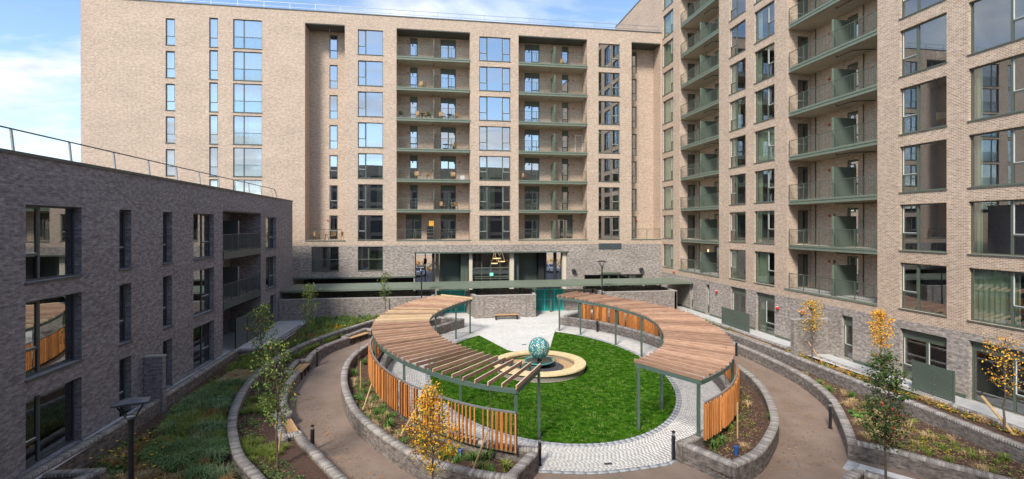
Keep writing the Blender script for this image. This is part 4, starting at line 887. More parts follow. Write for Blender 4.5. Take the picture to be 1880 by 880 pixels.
# ================================================================= PERGOLAS
def pergola(label, outer, inner, nr_, slat_rng, posts_o, posts_i, fresh, side):
    g = thing('pergola', label, 'pergola', ((outer[0][0]+inner[0][0])/2, (outer[0][1]+inner[0][1])/2, 0))
    O = spline(outer, 10); I = spline(inner, 10)
    zp = lambda y: 3.17+(y-17)*.0193                     # top of rafters
    tmO = resample(O, (sum((b-a).length for a, b in zip(O, O[1:])))/(nr_-1)); tmI = resample(I, (sum((b-a).length for a, b in zip(I, I[1:])))/(nr_-1))
    for i, (a, b) in enumerate(zip(tmO, tmI)):
        d = (b-a).normalized(); L_ = (b-a).length+.16; mb = MB(); mb.box(-L_/2, L_/2, -.028, .028, -.15, 0)
        mb.box(-L_/2+.01, L_/2-.01, -.026, .026, .0005, .004)
        c_ = (a+b)/2; fz = rnd.random() < .55 if a.y > 31 and fresh else False
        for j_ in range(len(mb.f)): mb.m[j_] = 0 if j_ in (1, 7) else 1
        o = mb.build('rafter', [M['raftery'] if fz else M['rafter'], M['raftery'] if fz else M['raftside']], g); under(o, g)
        o.location = (c_.x, c_.y, zp(c_.y)); o.rotation_euler = (rnd.uniform(-.01, .01), math.atan2((zp(a.y)-zp(b.y)), L_), math.atan2(d.y, d.x))
    def beam(C, h0, h1, wd, name, off=0, m='steel'):
        P_ = resample(C, .5); Nn = normals(P_); mb = MB()
        for i in range(len(P_)-1):
            a, b = P_[i]+Nn[i]*off, P_[i+1]+Nn[i+1]*off; n0, n1 = Nn[i]*wd/2, Nn[i+1]*wd/2
            q = [(a-n0), (b-n1), (b+n1), (a+n0)]; Z = [zp(p.y) for p in q]
            mb.face([(p.x, p.y, z_+h1) for p, z_ in zip(q, Z)]); mb.face([(p.x, p.y, z_+h0) for p, z_ in zip(q, Z)][::-1])
            for k, j in ((0, 1), (2, 3)): mb.face([(q[k].x, q[k].y, Z[k]+h0), (q[j].x, q[j].y, Z[j]+h0), (q[j].x, q[j].y, Z[j]+h1), (q[k].x, q[k].y, Z[k]+h1)])
        for i, j in ((0, 0), (len(P_)-1, -1)):
            a = P_[i]+Nn[i]*off; q = [a-Nn[i]*wd/2, a+Nn[i]*wd/2]; mb.face([(q[0].x, q[0].y, zp(a.y)+h0), (q[1].x, q[1].y, zp(a.y)+h0), (q[1].x, q[1].y, zp(a.y)+h1), (q[0].x, q[0].y, zp(a.y)+h1)])
        return under(mb.build(name, M[m], g), g)
    beam(O, -.33, -.155, .09, 'beam', .0); beam(I, -.33, -.155, .09, 'beam', 0)
    for a, b in ((O[0], I[0]), (O[-1], I[-1])):
        mb = MB(); mb.bar((a.x, a.y, zp(a.y)-.245), (b.x, b.y, zp(b.y)-.245), .088, .17); under(mb.build('beam', M['steel'], g), g)
    for (x, y) in posts_i+posts_o:
        mb = MB(); s_ = .055; z0 = zg(y)-.05+(.25 if (x, y) in posts_o else 0); mb.box(x-s_, x+s_, y-s_, y+s_, z0, zp(y)-.331)
        o = mb.build('post', M['steel'], g); under(o, g)
        if (x, y) in posts_o: q = MB(); q.lathe([(.085, z0-.05), (.085, z0+.62), (.06, z0+.63)], 14, 0, (x, y, 0)); q.build('post_sleeve', M['galv'] if (side > 0 and y < 20) else M['steel'], o)
    # screen of upright slats under a curved rail, hung outside the outer beam
    lo, hi = slat_rng; n0, n1 = int(len(O)*lo), int(len(O)*hi); seg = O[n0:n1]
    rb = beam(seg, -1.02, -.955, .07, 'screen_rail', .16*side, 'galv'); beam(seg, -2.50, -2.45, .05, 'screen_rail', .16*side, 'steel')
    P_ = resample(seg, .185); Nn = normals(P_)
    for i, (p, n_) in enumerate(zip(P_, Nn)):
        p = p+n_*.19*side+Vector((0, 0)); 
        if i % 9 == 8: continue
        mb = MB(); L_ = 1.42; mb.box(-.024, .024, -.08, .08, -L_, 0)
        mb.box(-.02, .02, -.068, .068, .0005, .003)
        o = mb.build('slat', M['slat'], g); under(o, g); o.location = (p.x, p.y, zp(p.y)-1.04); t_ = P_[min(i+1, len(P_)-1)]-P_[max(i-1, 0)]
        o.rotation_euler = (0, 0, math.atan2(t_.y, t_.x)+R(rnd.choice([20, 35, 50, 25])*side))
    return g
LoP = [(3.08, 18.64), (1.84, 19.35), (.76, 20.29), (-.17, 21.38), (-.99, 22.46), (-1.6, 23.51), (-2.15, 24.64), (-2.6, 25.74), (-3.02, 27.17), (-3.36, 28.8), (-3.53, 30.4), (-3.5, 32.0), (-3.27, 33.7), (-2.76, 35.6), (-1.9, 37.8), (-.85, 39.6), (.6, 41.16)]
LiP = [(4.5, 21.17), (3.7, 21.75), (2.97, 22.5), (2.34, 23.22), (1.8, 24.0), (1.27, 24.87), (.81, 25.7), (.43, 26.6), (.11, 27.66), (-.13, 28.8), (-.32, 30.0), (-.39, 31.3), (-.26, 32.7), (.1, 34.1), (.62, 35.4), (1.25, 36.7), (2.0, 38.0), (2.9, 39.33)]
RoP = [(10.48, 18.56), (11.61, 19.32), (12.68, 20.25), (13.68, 21.4), (14.6, 22.8), (15.4, 24.4), (16.0, 26.1), (16.4, 27.9), (16.68, 29.8), (16.75, 31.3), (16.55, 32.8), (16.05, 34.5), (15.2, 36.5), (14.3, 38.3), (13.2, 39.9), (12.0, 41.3)]
RiP = [(8.9, 21.28), (9.67, 21.82), (10.35, 22.42), (11.18, 23.3), (11.85, 24.4), (12.45, 25.7), (12.95, 27.1), (13.35, 28.5), (13.58, 29.8), (13.63, 31.0), (13.45, 32.4), (13.05, 33.9), (12.5, 35.4), (11.8, 36.8), (10.9, 38.2), (9.87, 39.47)]
pergola('curved pergola on the left with spaced timber rafters over the front and orange slat screen', LoP, LiP, 46, (.0, .965), [(3.05, 18.72), (-1.35, 23.1), (-3.3, 28.6), (-3.3, 33.6), (-.9, 39.5)], [(4.41, 20.95), (1.27, 24.87), (-.28, 29.8), (.1, 34.1), (1.61, 37.9), (2.78, 39.4)], True, 1)
pergola('curved pergola on the right with closely set weathered timber rafters and orange slat screen', RoP, RiP, 47, (.0, .985), [(10.45, 18.66), (14.0, 21.9), (16.3, 27.5), (16.6, 32.5), (14.4, 38.1), (12.1, 41.1)], [(8.95, 21.1), (11.0, 23.1), (13.0, 27.3), (13.6, 31.54), (12.95, 34.6), (11.3, 37.9), (9.96, 39.3)], False, -1)

# ================================================================= FOUNTAIN
fx, fy = 6.4, 30.35; fz = zg(fy)
f = thing('fountain', 'round fountain with teal mosaic ball over a dark bowl inside a stone ring', 'fountain', (fx, fy, fz))
mb = MB(); mb.lathe([(2.78, -.25), (2.78, .268), (2.25, .268), (2.25, -.1)], 72); mb.build('ring_base', M['grey'], f)
for i in range(16):
    mb = MB(); a0, a1 = 2*math.pi*i/16+.003, 2*math.pi*(i+1)/16-.003
    q = [(r, z) for r, z in ((2.18, .27), (2.88, .27), (2.90, .30), (2.88, .375), (2.18, .38))]
    for k in range(6):
        b0, b1 = a0+(a1-a0)*k/6, a0+(a1-a0)*(k+1)/6
        for (r0, z0), (r1, z1) in zip(q, q[1:]+q[:1]): mb.face([(r0*math.cos(b0), r0*math.sin(b0), z0), (r0*math.cos(b1), r0*math.sin(b1), z0), (r1*math.cos(b1), r1*math.sin(b1), z1), (r1*math.cos(b0), r1*math.sin(b0), z1)])
    mb.build('ring_stone', M['stone'], f)
mb = MB(); mb.lathe([(0, .08), (2.24, .08)], 48); mb.build('gravel_bed', M['gravel'], f)
V = []; F = []
for i in range(1500):
    r = 1.3*math.sqrt(rnd.random()); a = rnd.uniform(0, 6.283); s_ = rnd.uniform(.025, .055); x, y = r*math.cos(a)+.2, r*math.sin(a)-.1; k = len(V)
    V += [(x-s_, y, .09), (x, y-s_, .09), (x+s_, y, .09), (x, y+s_, .09), (x, y, .09+s_)]; F += [(k, k+1, k+4), (k+1, k+2, k+4), (k+2, k+3, k+4), (k+3, k, k+4)]
stuffpart(npmesh('pebbles', V, F, M['pebble'], None, f))
mb = MB(); mb.lathe([(0, .085), (1.3, .085)], 40, 0, (.2, -.1, .006)); mb.build('pebble_bed', M['pebble'], f)
mb = MB(); mb.lathe([(.25, .1), (.3, .2), (.62, .28), (.90, .40), (.92, .46)], 48); mb.lathe([(.92, .46), (.88, .46), (.84, .40)], 48, 1); mb.build('bowl', [M['verd'], M['verd']], f, True)
mb = MB(); mb.lathe([(0, .435), (.86, .435)], 48); mb.build('water', M['bronze'], f)
mb = MB(); mb.lathe([(.16, .44), (.10, .5), (.09, .62), (.16, .7)], 16); mb.build('ball_stem', M['bronze'], f)
ball = MB(); ball.lathe([(.64*math.sin(math.pi*i/20), 1.21-.64*math.cos(math.pi*i/20)) for i in range(21)], 40); bo = ball.build('ball', mat('deep_teal', (.035, .20, .20), .4, .2), f, True)
V = []; F = []; mi = []
for i in range(560):
    y = 1-2*(i+.5)/560; r = math.sqrt(1-y*y); a = i*2.39996; n_ = Vector((r*math.cos(a), r*math.sin(a), y)); u_ = n_.cross(Vector((rnd.uniform(-1, 1), rnd.uniform(-1, 1), rnd.uniform(-1, 1)))).normalized(); v_ = n_.cross(u_)
    c_ = Vector((0, 0, 1.21))+n_*.672; l_, w_ = rnd.uniform(.05, .085), rnd.uniform(.02, .034); k = len(V)
    V += [tuple(c_-u_*l_), tuple(c_+v_*w_), tuple(c_+u_*l_), tuple(c_-v_*w_)]+[tuple(c_-n_*.02)]; F += [(k, k+1, k+2), (k, k+2, k+3)]; mi += [rnd.choice([0, 0, 0, 1, 1, 1, 2, 3])]*2
leafs = npmesh('mosaic_leaf', V, F, [mat('pale_teal', (.68, .90, .88), .3, .1), mat('teal', (.08, .42, .46), .3, .2), mat('cream_leaf', (.66, .62, .42), .4, .1), M['dframe']], mi, f); stuffpart(leafs)

# ================================================================= BENCHES
def bench_inset(label, quad):
    """slatted seat filling a niche: quad = back-near, back-far, front-far, front-near"""
    q = [Vector(p) for p in quad]; cz = zg(sum(p.y for p in q)/4)+.45
    g = thing('bench', label, 'bench', (sum(p.x for p in q)/4, sum(p.y for p in q)/4, cz-.45), 0, 'timber seats set into the wall niches')
    n = 6
    for i in range(n):
        a0, a1 = (i+.06)/n, (i+.94)/n; A = q[0].lerp(q[3], a0); B = q[1].lerp(q[2], a0); C = q[1].lerp(q[2], a1); D = q[0].lerp(q[3], a1)
        mb = MB(); P = (A, B, C, D); mb.face([(p.x, p.y, cz) for p in P]); mb.face([(p.x, p.y, cz-.045) for p in P])
        for k in range(4): a, b = P[k], P[(k+1) % 4]; mb.face([(a.x, a.y, cz-.045), (b.x, b.y, cz-.045), (b.x, b.y, cz), (a.x, a.y, cz)])
        under(mb.build('slat', M['benchw'], g), g)
    for t in (.12, .5, .88):
        mb = MB(); a, b = q[0].lerp(q[1], t), q[3].lerp(q[2], t); mb.bar((a.x, a.y, cz-.09), (b.x, b.y, cz-.09), .06, .08); d = (b-a)*.06
        mb.bar((b.x-d.x, b.y-d.y, cz-.5), (b.x-d.x, b.y-d.y, cz-.1), .06, .06); under(mb.build('bracket', M['black'], g), g)
bench_inset('small slatted timber seat in the nearest wall niche by the bollard', [(-6.05, 21.65), (-6.75, 23.28), (-6.28, 23.5), (-5.52, 21.9)])
bench_inset('slatted timber seat in the middle wall niche beside the leafy tree', [(-8.0, 30.0), (-8.0, 31.75), (-7.42, 31.75), (-7.47, 29.9)])
bench_inset('slatted timber seat in the farthest wall niche behind the pergola corner', [(-6.3, 37.7), (-5.3, 39.4), (-4.82, 39.0), (-5.86, 37.25)])
b = thing('bench', 'free standing timber topped bench on dark feet against the central brick wall', 'bench', (6.35, 44.1, zg(44.1)))
for i in range(5):
    mb = MB(); mb.box(-1.05, 1.05, -.24+i*.1, -.155+i*.1, .40, .45); mb.build('slat', M['benchw'], b)
for x in (-.95, .95): mb = MB(); mb.box(x-.06, x+.06, -.22, .22, 0, .399); mb.build('leg', M['black'], b)
mb = MB(); mb.box(-.9, .9, -.2, -.15, .3, .395); mb.box(-.9, .9, .15, .2, .3, .395); mb.build('rail', M['black'], b)

# ================================================================= BOLLARDS AND LAMPS
def bollard(label, x, y, h=1.05):
    z = zg(y); g = thing('bollard', label, 'bollard', (x, y, z), rnd.random(), 'slim black bollard lights')
    mb = MB(); mb.box(-.055, .055, -.055, .055, 0, h-.17); mb.box(-.055, .055, -.055, .055, h-.05, h); mb.build('body', M['black'], g)
    mb = MB(); mb.box(-.03, .03, -.05, .05, h-.17, h-.05); mb.build('lens', M['galv'], g); mb = MB(); mb.box(-.09, .09, -.09, .09, 0, .012); mb.build('base_plate', M['black'], g)
bollard('slim black bollard on the white paving by the right planter corner', 9.25, 18.4, 1.12)
bollard('slim black bollard against the tall wall on the right of the brown path', 17.62, 20.08, 1.15)
bollard('slim black bollard on the far right path beside the pergola end', 20.1, 31.0)
bollard('slim black bollard against the wall between the middle and far bench niches', -7.2, 32.6)
bollard('slim black bollard beside the nearest bench niche', -4.85, 21.15)
bollard('slim black bollard beside the front left planter end and pergola post', 3.98, 18.75)
bollard('slim black bollard under the back of the right pergola', 12.9, 38.6)
def lamp(label, x, y, z, H, rz, s=1.):
    g = thing('street_lamp', label, 'street lamp', (x, y, z), rz, 'black post top lamps')
    mb = MB(); mb.tube([(0, 0, 0), (0, 0, H*.25), (0, 0, H-.55*s)], [.075, .06, .055], 12); mb.lathe([(.12, 0), (.12, .04), (.075, .06)], 12); mb.tube([(0, 0, H-.75*s), (0, 0, H-.5*s)], [.055, .10*s], 12); mb.build('pole', M['black'], g, True)
    mb = MB()
    for sx, sy in ((-1, -1), (1, -1), (-1, 1), (1, 1)): mb.bar((sx*.08*s, sy*.06*s, H-.5*s), (sx*.34*s, sy*.2*s, H), .035*s, .035*s)
    mb.build('arm', M['black'], g)
    mb = MB(); n = 10; A, B_ = .44*s, .27*s
    prof = [(-A+2*A*i/n, .10*s*(1-(2*i/n-1)**2)) for i in range(n+1)]
    for (x0, z0), (x1, z1) in zip(prof, prof[1:]):
        for yy in ((-B_, -B_*.35), (-B_*.35, B_*.35), (B_*.35, B_)):
            f_ = lambda yv, zz: H+zz*(1-(yv/B_)**2*.9)+.01
            mb.face([(x0, yy[0], f_(yy[0], z0)), (x1, yy[0], f_(yy[0], z1)), (x1, yy[1], f_(yy[1], z1)), (x0, yy[1], f_(yy[1], z0))])
    mb.box(-A, A, -B_, B_, H-.02, H+.008); mb.build('hood', M['lampm'], g)
    mb = MB(); mb.lathe([(.13*s, H-.48*s), (.16*s, H-.40*s), (.05*s, H-.34*s), (0, H-.33*s)], 14); mb.build('lens', M['rglass2'], g)
M['lampm'] = mat('lamp_hood', (.035, .04, .05), .35, .1, 3, metal=.3); M['rglass2'] = mat('grey_lens', (.18, .20, .23), .2, .1)
lamp('black post top lamp with splayed arms rising from the left bed in the foreground', -6.55, 12.1, .25, 5.1, .35, .74)
lamp('black post top lamp behind the left pergola in front of the passage', -1.1, 44.1, .9, 4.8, .1, .9)
lamp('black post top lamp in front of the canopy at the right', 15.2, 44.1, .9, 5.05, .1, .95)

# ================================================================= SCREENS BY THE GARDEN DOORS
def panelscreen(label, x, ys, z0, z1, m='screen', fm='frame'):
    g = thing('privacy_screen', label, 'privacy screen', (x, sum(ys)/len(ys), z0))
    for a, b in zip(ys, ys[1:]):
        mb = MB(); mb.box(-.012, .012, -(g.location.y-a)+.04, b-g.location.y-.04, .06, z1-z0-.02); mb.build('panel', M[m], g)
        for yy in (a+.09, b-.09):
            for k in range(4): mb = MB(); zz = .2+k*(z1-z0-.4)/3; mb.box(-.022, -.013, yy-g.location.y-.015, yy-g.location.y+.015, zz-.015, zz+.015); mb.build('bolt', M['galv'], g)
    for y in ys: mb = MB(); mb.box(-.035, .035, y-g.location.y-.03, y-g.location.y+.03, 0, z1-z0); mb.build('post', M[fm], g)
panelscreen('pair of dark green metal screen panels in front of the far right garden door', 23.95, [35.3, 37.1, 38.95], 1.0, 2.42)
panelscreen('pair of dark green metal screen panels in front of the near right garden door', 23.9, [19.87, 20.85, 21.9], .98, 2.45)
panelscreen('tall dark panel screen with posts closing the ground floor bay of the left building', -12.7, [34.7, 36.7, 38.9, 41.6], 1.2, 3.2, 'dframe', 'black')

# ================================================================= FURNITURE ON BALCONIES
def chair_parts(g, m='tan', s=1.):
    mb = MB(); mb.box(-.25, .25, -.24, .24, .38, .44); mb.build('seat', M[m], g)
    mb = MB(); mb.box(-.25, .25, .21, .25, .46, .80); mb.box(-.25, .25, .20, .262, .78, .83); mb.build('backrest', M[m], g)
    for sx in (-1, 1):
        mb = MB(); mb.bar((sx*.26, -.22, .62), (sx*.26, .24, .66), .04, .03); mb.build('armrest', M[m], g)
        for sy in (-1, 1): mb = MB(); mb.bar((sx*.24, sy*.23, 0), (sx*.26, sy*.2, .64 if sy < 0 else .4), .03, .03); mb.build('leg', M['black'], g)
def chair(label, x, y, z, rz, m='tan'):
    g = thing('balcony_chair', label, 'chair', (x, y, z+.012), rz, 'chairs on the balconies'); chair_parts(g, m)
def table(label, x, y, z, r=.3, h=.6):
    g = thing('balcony_table', label, 'table', (x, y, z+.012), 0); mb = MB(); mb.lathe([(0, h), (r, h), (r, h-.03), (0, h-.03)], 20); mb.build('table_top', M['black'], g)
    for k in range(3): a = k*2.09; mb = MB(); mb.bar((.06*math.cos(a), .06*math.sin(a), h-.03), (r*.8*math.cos(a), r*.8*math.sin(a), 0), .03, .03); mb.build('leg', M['black'], g)
zz = lambda k: head(k)-2.53 if k < 6 else ZF
chair('tan chair at the left end of the bottom left recess terrace', -11.9, 53.6, ZF, 2.2); chair('tan chair right of the pair on the bottom left recess terrace', -9.6, 53.7, ZF, -1.8); chair('tan chair beside the small table on the bottom left recess terrace', -10.3, 53.4, ZF, -2.4)
table('small dark table between chairs on the bottom left recess terrace', -10.9, 53.4, ZF)
for x, k, rz, l_ in ((-1.7, 4, 2.6, 'tan chair in front of the narrow window, fifth balcony down on the left bay'), (-.75, 4, -2.5, 'tan chair next to the divider, fifth balcony down on the left bay'), (2.0, 4, 2.9, 'tan chair before the curtained door, fifth balcony down on the left bay'),
                     (.9, 5, 2.2, 'tan chair left of its pair on the sixth balcony down'), (2.1, 5, -2.4, 'tan chair right of its pair on the sixth balcony down'), (2.0, 3, -2.2, 'tan chair on the fourth balcony down, left bay'),
                     (-1.6, 2, 2.4, 'tan chair left of the table on the third balcony down'), (-.9, 2, -2.4, 'tan chair right of the table on the third balcony down'), (.8, 2, 2.5, 'tan chair by the double door on the third balcony down'), (2.3, 2, -2.5, 'tan chair at the right end of the third balcony down'),
                     (-1.2, 1, 2.4, 'tan chair on the second balcony down, left bay'), (9.6, 4, 2.2, 'tan chair in the left corner of the fifth balcony down, right bay'), (14.0, 0, 2.0, 'low tan chair on the top balcony of the right bay')):
    chair(l_, x, 53.5, zz(k), rz)
table('small dark table on the third balcony down beside the narrow window', -1.25, 53.3, zz(2)); table('small dark table on the third balcony down before the double door', 1.6, 53.3, zz(2)); table('small dark table on the fourth balcony down', 1.2, 53.4, zz(3))
mb = MB(); mb.box(-.22, .22, -.2, .2, 0, .42); mb.box(-.23, .23, -.21, .21, .42, .47); o = mb.build('storage_box', M['white']); o.location = (2.95, 53.5, zz(4)+.012); tag(o, 'small white storage box at the right end of a balcony', 'box')
def plantpot(label, x, y, z):
    g = thing('potted_plant', label, 'potted plant', (x, y, z+.012)); mb = MB(); mb.lathe([(0, 0), (.14, 0), (.18, .3), (.15, .3), (.14, .26), (0, .26)], 14); mb.build('pot', M['coping3'], g)
    V = []; F = []
    for i in range(60):
        a, r, h_ = rnd.uniform(0, 6.28), rnd.uniform(.05, .28), rnd.uniform(.3, .8); k = len(V); V += [(0, 0, .28), (r*math.cos(a+.2), r*math.sin(a+.2), h_), (r*1.3*math.cos(a), r*1.3*math.sin(a), h_+.02), (r*math.cos(a-.2), r*math.sin(a-.2), h_-.05)]; F += [(k, k+1, k+2, k+3)]
    npmesh('foliage', V, F, M['leafg'], None, g)
plantpot('leafy potted plant beside the divider, third balcony down', -.5, 53.3, zz(2)); plantpot('leafy potted plant at the far left of the third balcony down', -3.4, 53.2, zz(2))
g = thing('barbecue_trolley', 'black trolley with a yellow orange lid on the lowest balcony of the left bay', 'trolley', (-.35, 53.4, ZF+.012))
for i in range(4): mb = MB(); mb.box(-.42+.05*(i == 3), .32, -.25, .25, .02+i*.35, .33+i*.35); mb.build('crate', M['black'], g)
mb = MB(); mb.box(-.2, .3, -.24, .24, 1.42, 1.95); mb.box(-.22, .32, -.26, .26, 1.80, 1.84); mb.build('lid', M['orange'], g)
for k in (3, 4):
    g = thing('wicker_basket_chair', ['round backed wicker chair behind the pane, upper of two in the near right window column', 'round backed wicker chair behind the pane, lower of two in the near right window column'][k-3], 'chair', (XR+.62, 21.75, hr(k)-2.48+.02), -1.2)
    for j in range(9):
        mb = MB(); R0 = .42
        for i in range(12):
            a0, a1 = math.pi*(.0+i/12), math.pi*(0+(i+1)/12); z0 = .42+j*.05
            mb.face([(R0*math.cos(a0), R0*math.sin(a0), z0), (R0*math.cos(a1), R0*math.sin(a1), z0), (R0*math.cos(a1), R0*math.sin(a1), z0+.035), (R0*math.cos(a0), R0*math.sin(a0), z0+.035)])
        mb.build('wicker_band', M['cream'], g)
    mb = MB(); mb.lathe([(0, .42), (.42, .42), (.36, .36), (0, .36)], 16); mb.build('seat', M['tan'], g)
    for a in (.5, 2.1, 3.7, 5.3): mb = MB(); mb.bar((.3*math.cos(a), .3*math.sin(a), 0), (.25*math.cos(a), .25*math.sin(a), .37), .03, .03); mb.build('leg', M['black'], g)

# ================================================================= TREES
def leaves(cent, n, size, seed, out=.0):
    q = np.random.RandomState(seed); c = cent[q.randint(0, len(cent), n)]+q.normal(0, 1, (n, 3))*np.array([.075, .075, .08])
    d = q.normal(0, 1, (n, 3)); d[:, 2] -= .4; d /= np.linalg.norm(d, axis=1)[:, None]; e = np.cross(d, q.normal(0, 1, (n, 3))); e /= np.linalg.norm(e, axis=1)[:, None]
    s_ = size*q.uniform(.65, 1.25, (n, 1)); V = np.stack([c, c+d*s_*.5+e*s_*.3, c+d*s_, c+d*s_*.5-e*s_*.3], 1).reshape(-1, 3)
    return V, np.arange(4*n).reshape(-1, 4)
def tree(label, x, y, z, H, z0, rad, nleaf, size, mats, wts, seed, group=None, nb=34, shape='cone', top_only=None, trunk=.045):
    g = thing('tree', label, 'tree', (x, y, z), 0, group); q = random.Random(seed); mb = MB()
    bend = [(q.uniform(-.02, .02)*i, q.uniform(-.02, .02)*i) for i in range(9)]
    T = [Vector((bend[i][0], bend[i][1], H*i/8)) for i in range(9)]; mb.tube(T, [trunk*(1-.85*i/8) for i in range(9)], 7)
    def at(zv): t = max(0, min(7.999, zv/H*8)); i = int(t); return T[i].lerp(T[i+1], t-i)
    cen = []
    for i in range(nb):
        f_ = (i+.5)/nb; zz_ = z0+(H*.97-z0)*f_
        prof = {'cone': (1-f_)**.75*.9+.12, 'oval': math.sin(math.pi*min(1, f_*.86+.12))**.8, 'column': .75*math.sin(math.pi*min(1, f_*.88+.1))**.6+.1, 'vase': .35+.65*math.sin(math.pi*min(1, f_*.75+.2))}[shape]
        a = i*2.4+q.uniform(-.4, .4); L_ = rad*prof*q.uniform(.7, 1.15); rise = L_*q.uniform(.5, 1.1)
        b0 = at(zz_); pts = [b0+Vector((math.cos(a)*L_*t, math.sin(a)*L_*t, rise*(t**1.3)))+Vector((q.uniform(-.03, .03), q.uniform(-.03, .03), 0))*L_ for t in (0, .35, .7, 1)]
        mb.tube(pts, [trunk*.28, trunk*.2, trunk*.13, trunk*.06], 4)
        for t in (.3, .45, .6, .75, .88, 1.0, 1.0):
            k = min(2, int(t*3)); p = pts[k].lerp(pts[k+1], min(1, t*3-k)); cen.append(p)
            if q.random() < .35:
                e = p+Vector((q.uniform(-1, 1), q.uniform(-1, 1), q.uniform(-.3, .8)))*L_*.28; mb.tube([p, e], [trunk*.08, trunk*.04], 3); cen += [e, p.lerp(e, .6)]
    mb.build('trunk', M['bark'], g)
    c = np.array([tuple(p) for p in cen])
    if top_only is not None: c = c[c[:, 2] > top_only] if top_only > 0 else c
    V, F = leaves(c, nleaf, size, seed); mi = np.random.RandomState(seed+1).choice(len(mats), nleaf, p=wts)
    npmesh('crown', V, F, [M[m] for m in mats], mi, g); return g
def stake(label, a, b, r=.035):
    g = MB().tube([a, b], r, 8).build('tree_stake', M['stake']); tag(g, label, 'stake', 'round timber tree stakes')
G4 = ['leafg', 'leafl', 'leafd', 'leafy']
tree('slender young tree with sparse green leaves in the inner bed, nearest the curved wall', -8.95, 28.0, zg(28)+.4, 4.35, 1.5, .66, 1150, .11, G4, [.5, .33, .12, .05], 11, nb=30, shape='oval')
tree('taller young tree with light green leaves in the inner bed before the path', -5.55, 19.0, zg(19)+.38, 4.65, 1.5, .8, 1600, .09, G4, [.45, .42, .1, .03], 12, nb=38, shape='oval')
tree('young multi branched green tree before the far left brick wall', -8.35, 35.6, zg(35)+.4, 4.3, 1.3, .62, 950, .105, G4, [.5, .35, .12, .03], 13, nb=28, shape='column')
tree('small green sapling rising behind the left pergola', -3.9, 41.3, zg(41)+.4, 4.3, 1.9, .55, 520, .11, G4, [.5, .4, .08, .02], 14, nb=22, shape='oval')
tree('young tree covered in orange autumn leaves in front of the left planter', -.1, 15.85, -.05, 4.25, 1.35, .92, 2200, .085, ['leafo', 'leafy', 'leafl', 'leafg'], [.36, .42, .12, .1], 15, nb=44, shape='cone')
tree('dense dark green tree with a few red leaves in the right foreground', 14.9, 14.6, -.1, 5.0, 1.75, .80, 3300, .095, ['leafd', 'leafg', 'leafr', 'leafl'], [.52, .38, .03, .07], 16, nb=52, shape='column')
tree('thin tree with yellowing leaves before the brick fin wall', 22.95, 27.6, .9, 3.7, 1.75, .62, 1100, .085, ['leafo', 'leafy', 'leafl', 'bark'], [.28, .40, .25, .07], 17, nb=30, shape='oval')
tree('narrow tree with a bright orange top between the right windows', 22.75, 22.6, .9, 4.0, 1.9, .52, 1700, .09, ['leafo', 'leafy', 'leafl'], [.5, .4, .1], 18, nb=30, shape='oval')
tree('nearly bare tree with few orange leaves before the wide garden window', 22.85, 17.0, .9, 3.75, 1.5, .72, 480, .085, ['leafo', 'leafy', 'leafl'], [.5, .4, .1], 19, nb=34, shape='vase')
def sapling(label, x, y, z, H, seed):
    q = random.Random(seed); g = thing('sapling', label, 'sapling', (x, y, z)); mb = MB(); T = [Vector((q.uniform(-.03, .03), q.uniform(-.03, .03), H*i/5)) for i in range(6)]; mb.tube(T, [.022-.003*i for i in range(6)], 5)
    for i in range(7): a = q.uniform(0, 6.28); b0 = T[2].lerp(T[5], i/7); mb.tube([b0, b0+Vector((math.cos(a)*.12, math.sin(a)*.12, .3))], [.008, .003], 3)
    mb.build('trunk', M['bark'], g)
sapling('leafless sapling tied to stakes on the left side of the left planter', -3.9, 27.1, zg(27)+.27, 2.6, 3); sapling('leafless sapling beside a slanted stake at the front of the left planter', 2.0, 18.15, zg(18)+.27, 2.9, 4)
sapling('leafless sapling among the stakes in the right planter', 14.1, 22.6, zg(22.6)+.27, 2.9, 5)
def st(label, x, y, h, dx=0, dy=0): stake(label, (x, y, zg(y)+.2), (x+dx, y+dy, zg(y)+.27+h))
st('upright stake beside the leafless sapling in the left planter', -3.8, 27.0, 1.55); st('slanted stake near the left planter wall', -3.35, 24.1, 1.05, .35, .9)
st('slanted stake behind the orange tree in the left planter', -1.5, 21.1, 1.15, .75, .25); st('slanted stake leaning on the sapling at the front of the left planter', 1.35, 18.2, 1.35, .6, .2)
st('nearer upright stake in the right planter', 12.5, 19.2, 1.5); st('farther upright stake in the right planter', 13.9, 21.4, 1.35)
stake('slanted stake leaning toward the thin yellow tree', (23.3, 27.2, .9), (22.95, 27.9, 2.0)); stake('stout slanted stake under the nearly bare tree', (22.9, 16.7, .85), (22.9, 17.9, 2.0), .06)
st('short stake at the trunk of the slender tree', -8.8, 28.1, 1.3); st('short stake at the trunk of the tallest left tree', -5.65, 19.15, 1.4, .15, .1)
mb = MB(); mb.bar((23.0, 31.5, .93), (23.0, 36.5, .93), .12, .06); tag(mb.build('timber_board', M['stake']), 'long pale timber board lying in the narrow upper bed', 'board')
for i, (x, y) in enumerate(((.98, 19.2), (11.6, 17.9))):
    mb = MB(); mb.lathe([(.075, 0), (.075, .25), (.09, .25), (.09, .33), (0, .34)], 14, 0, (x, y, zg(y)+.27)); tag(mb.build('irrigation_pipe', M['blue']), ['dark blue capped pipe in the soil of the left planter', 'dark blue capped pipe in the soil of the right planter'][i], 'pipe')

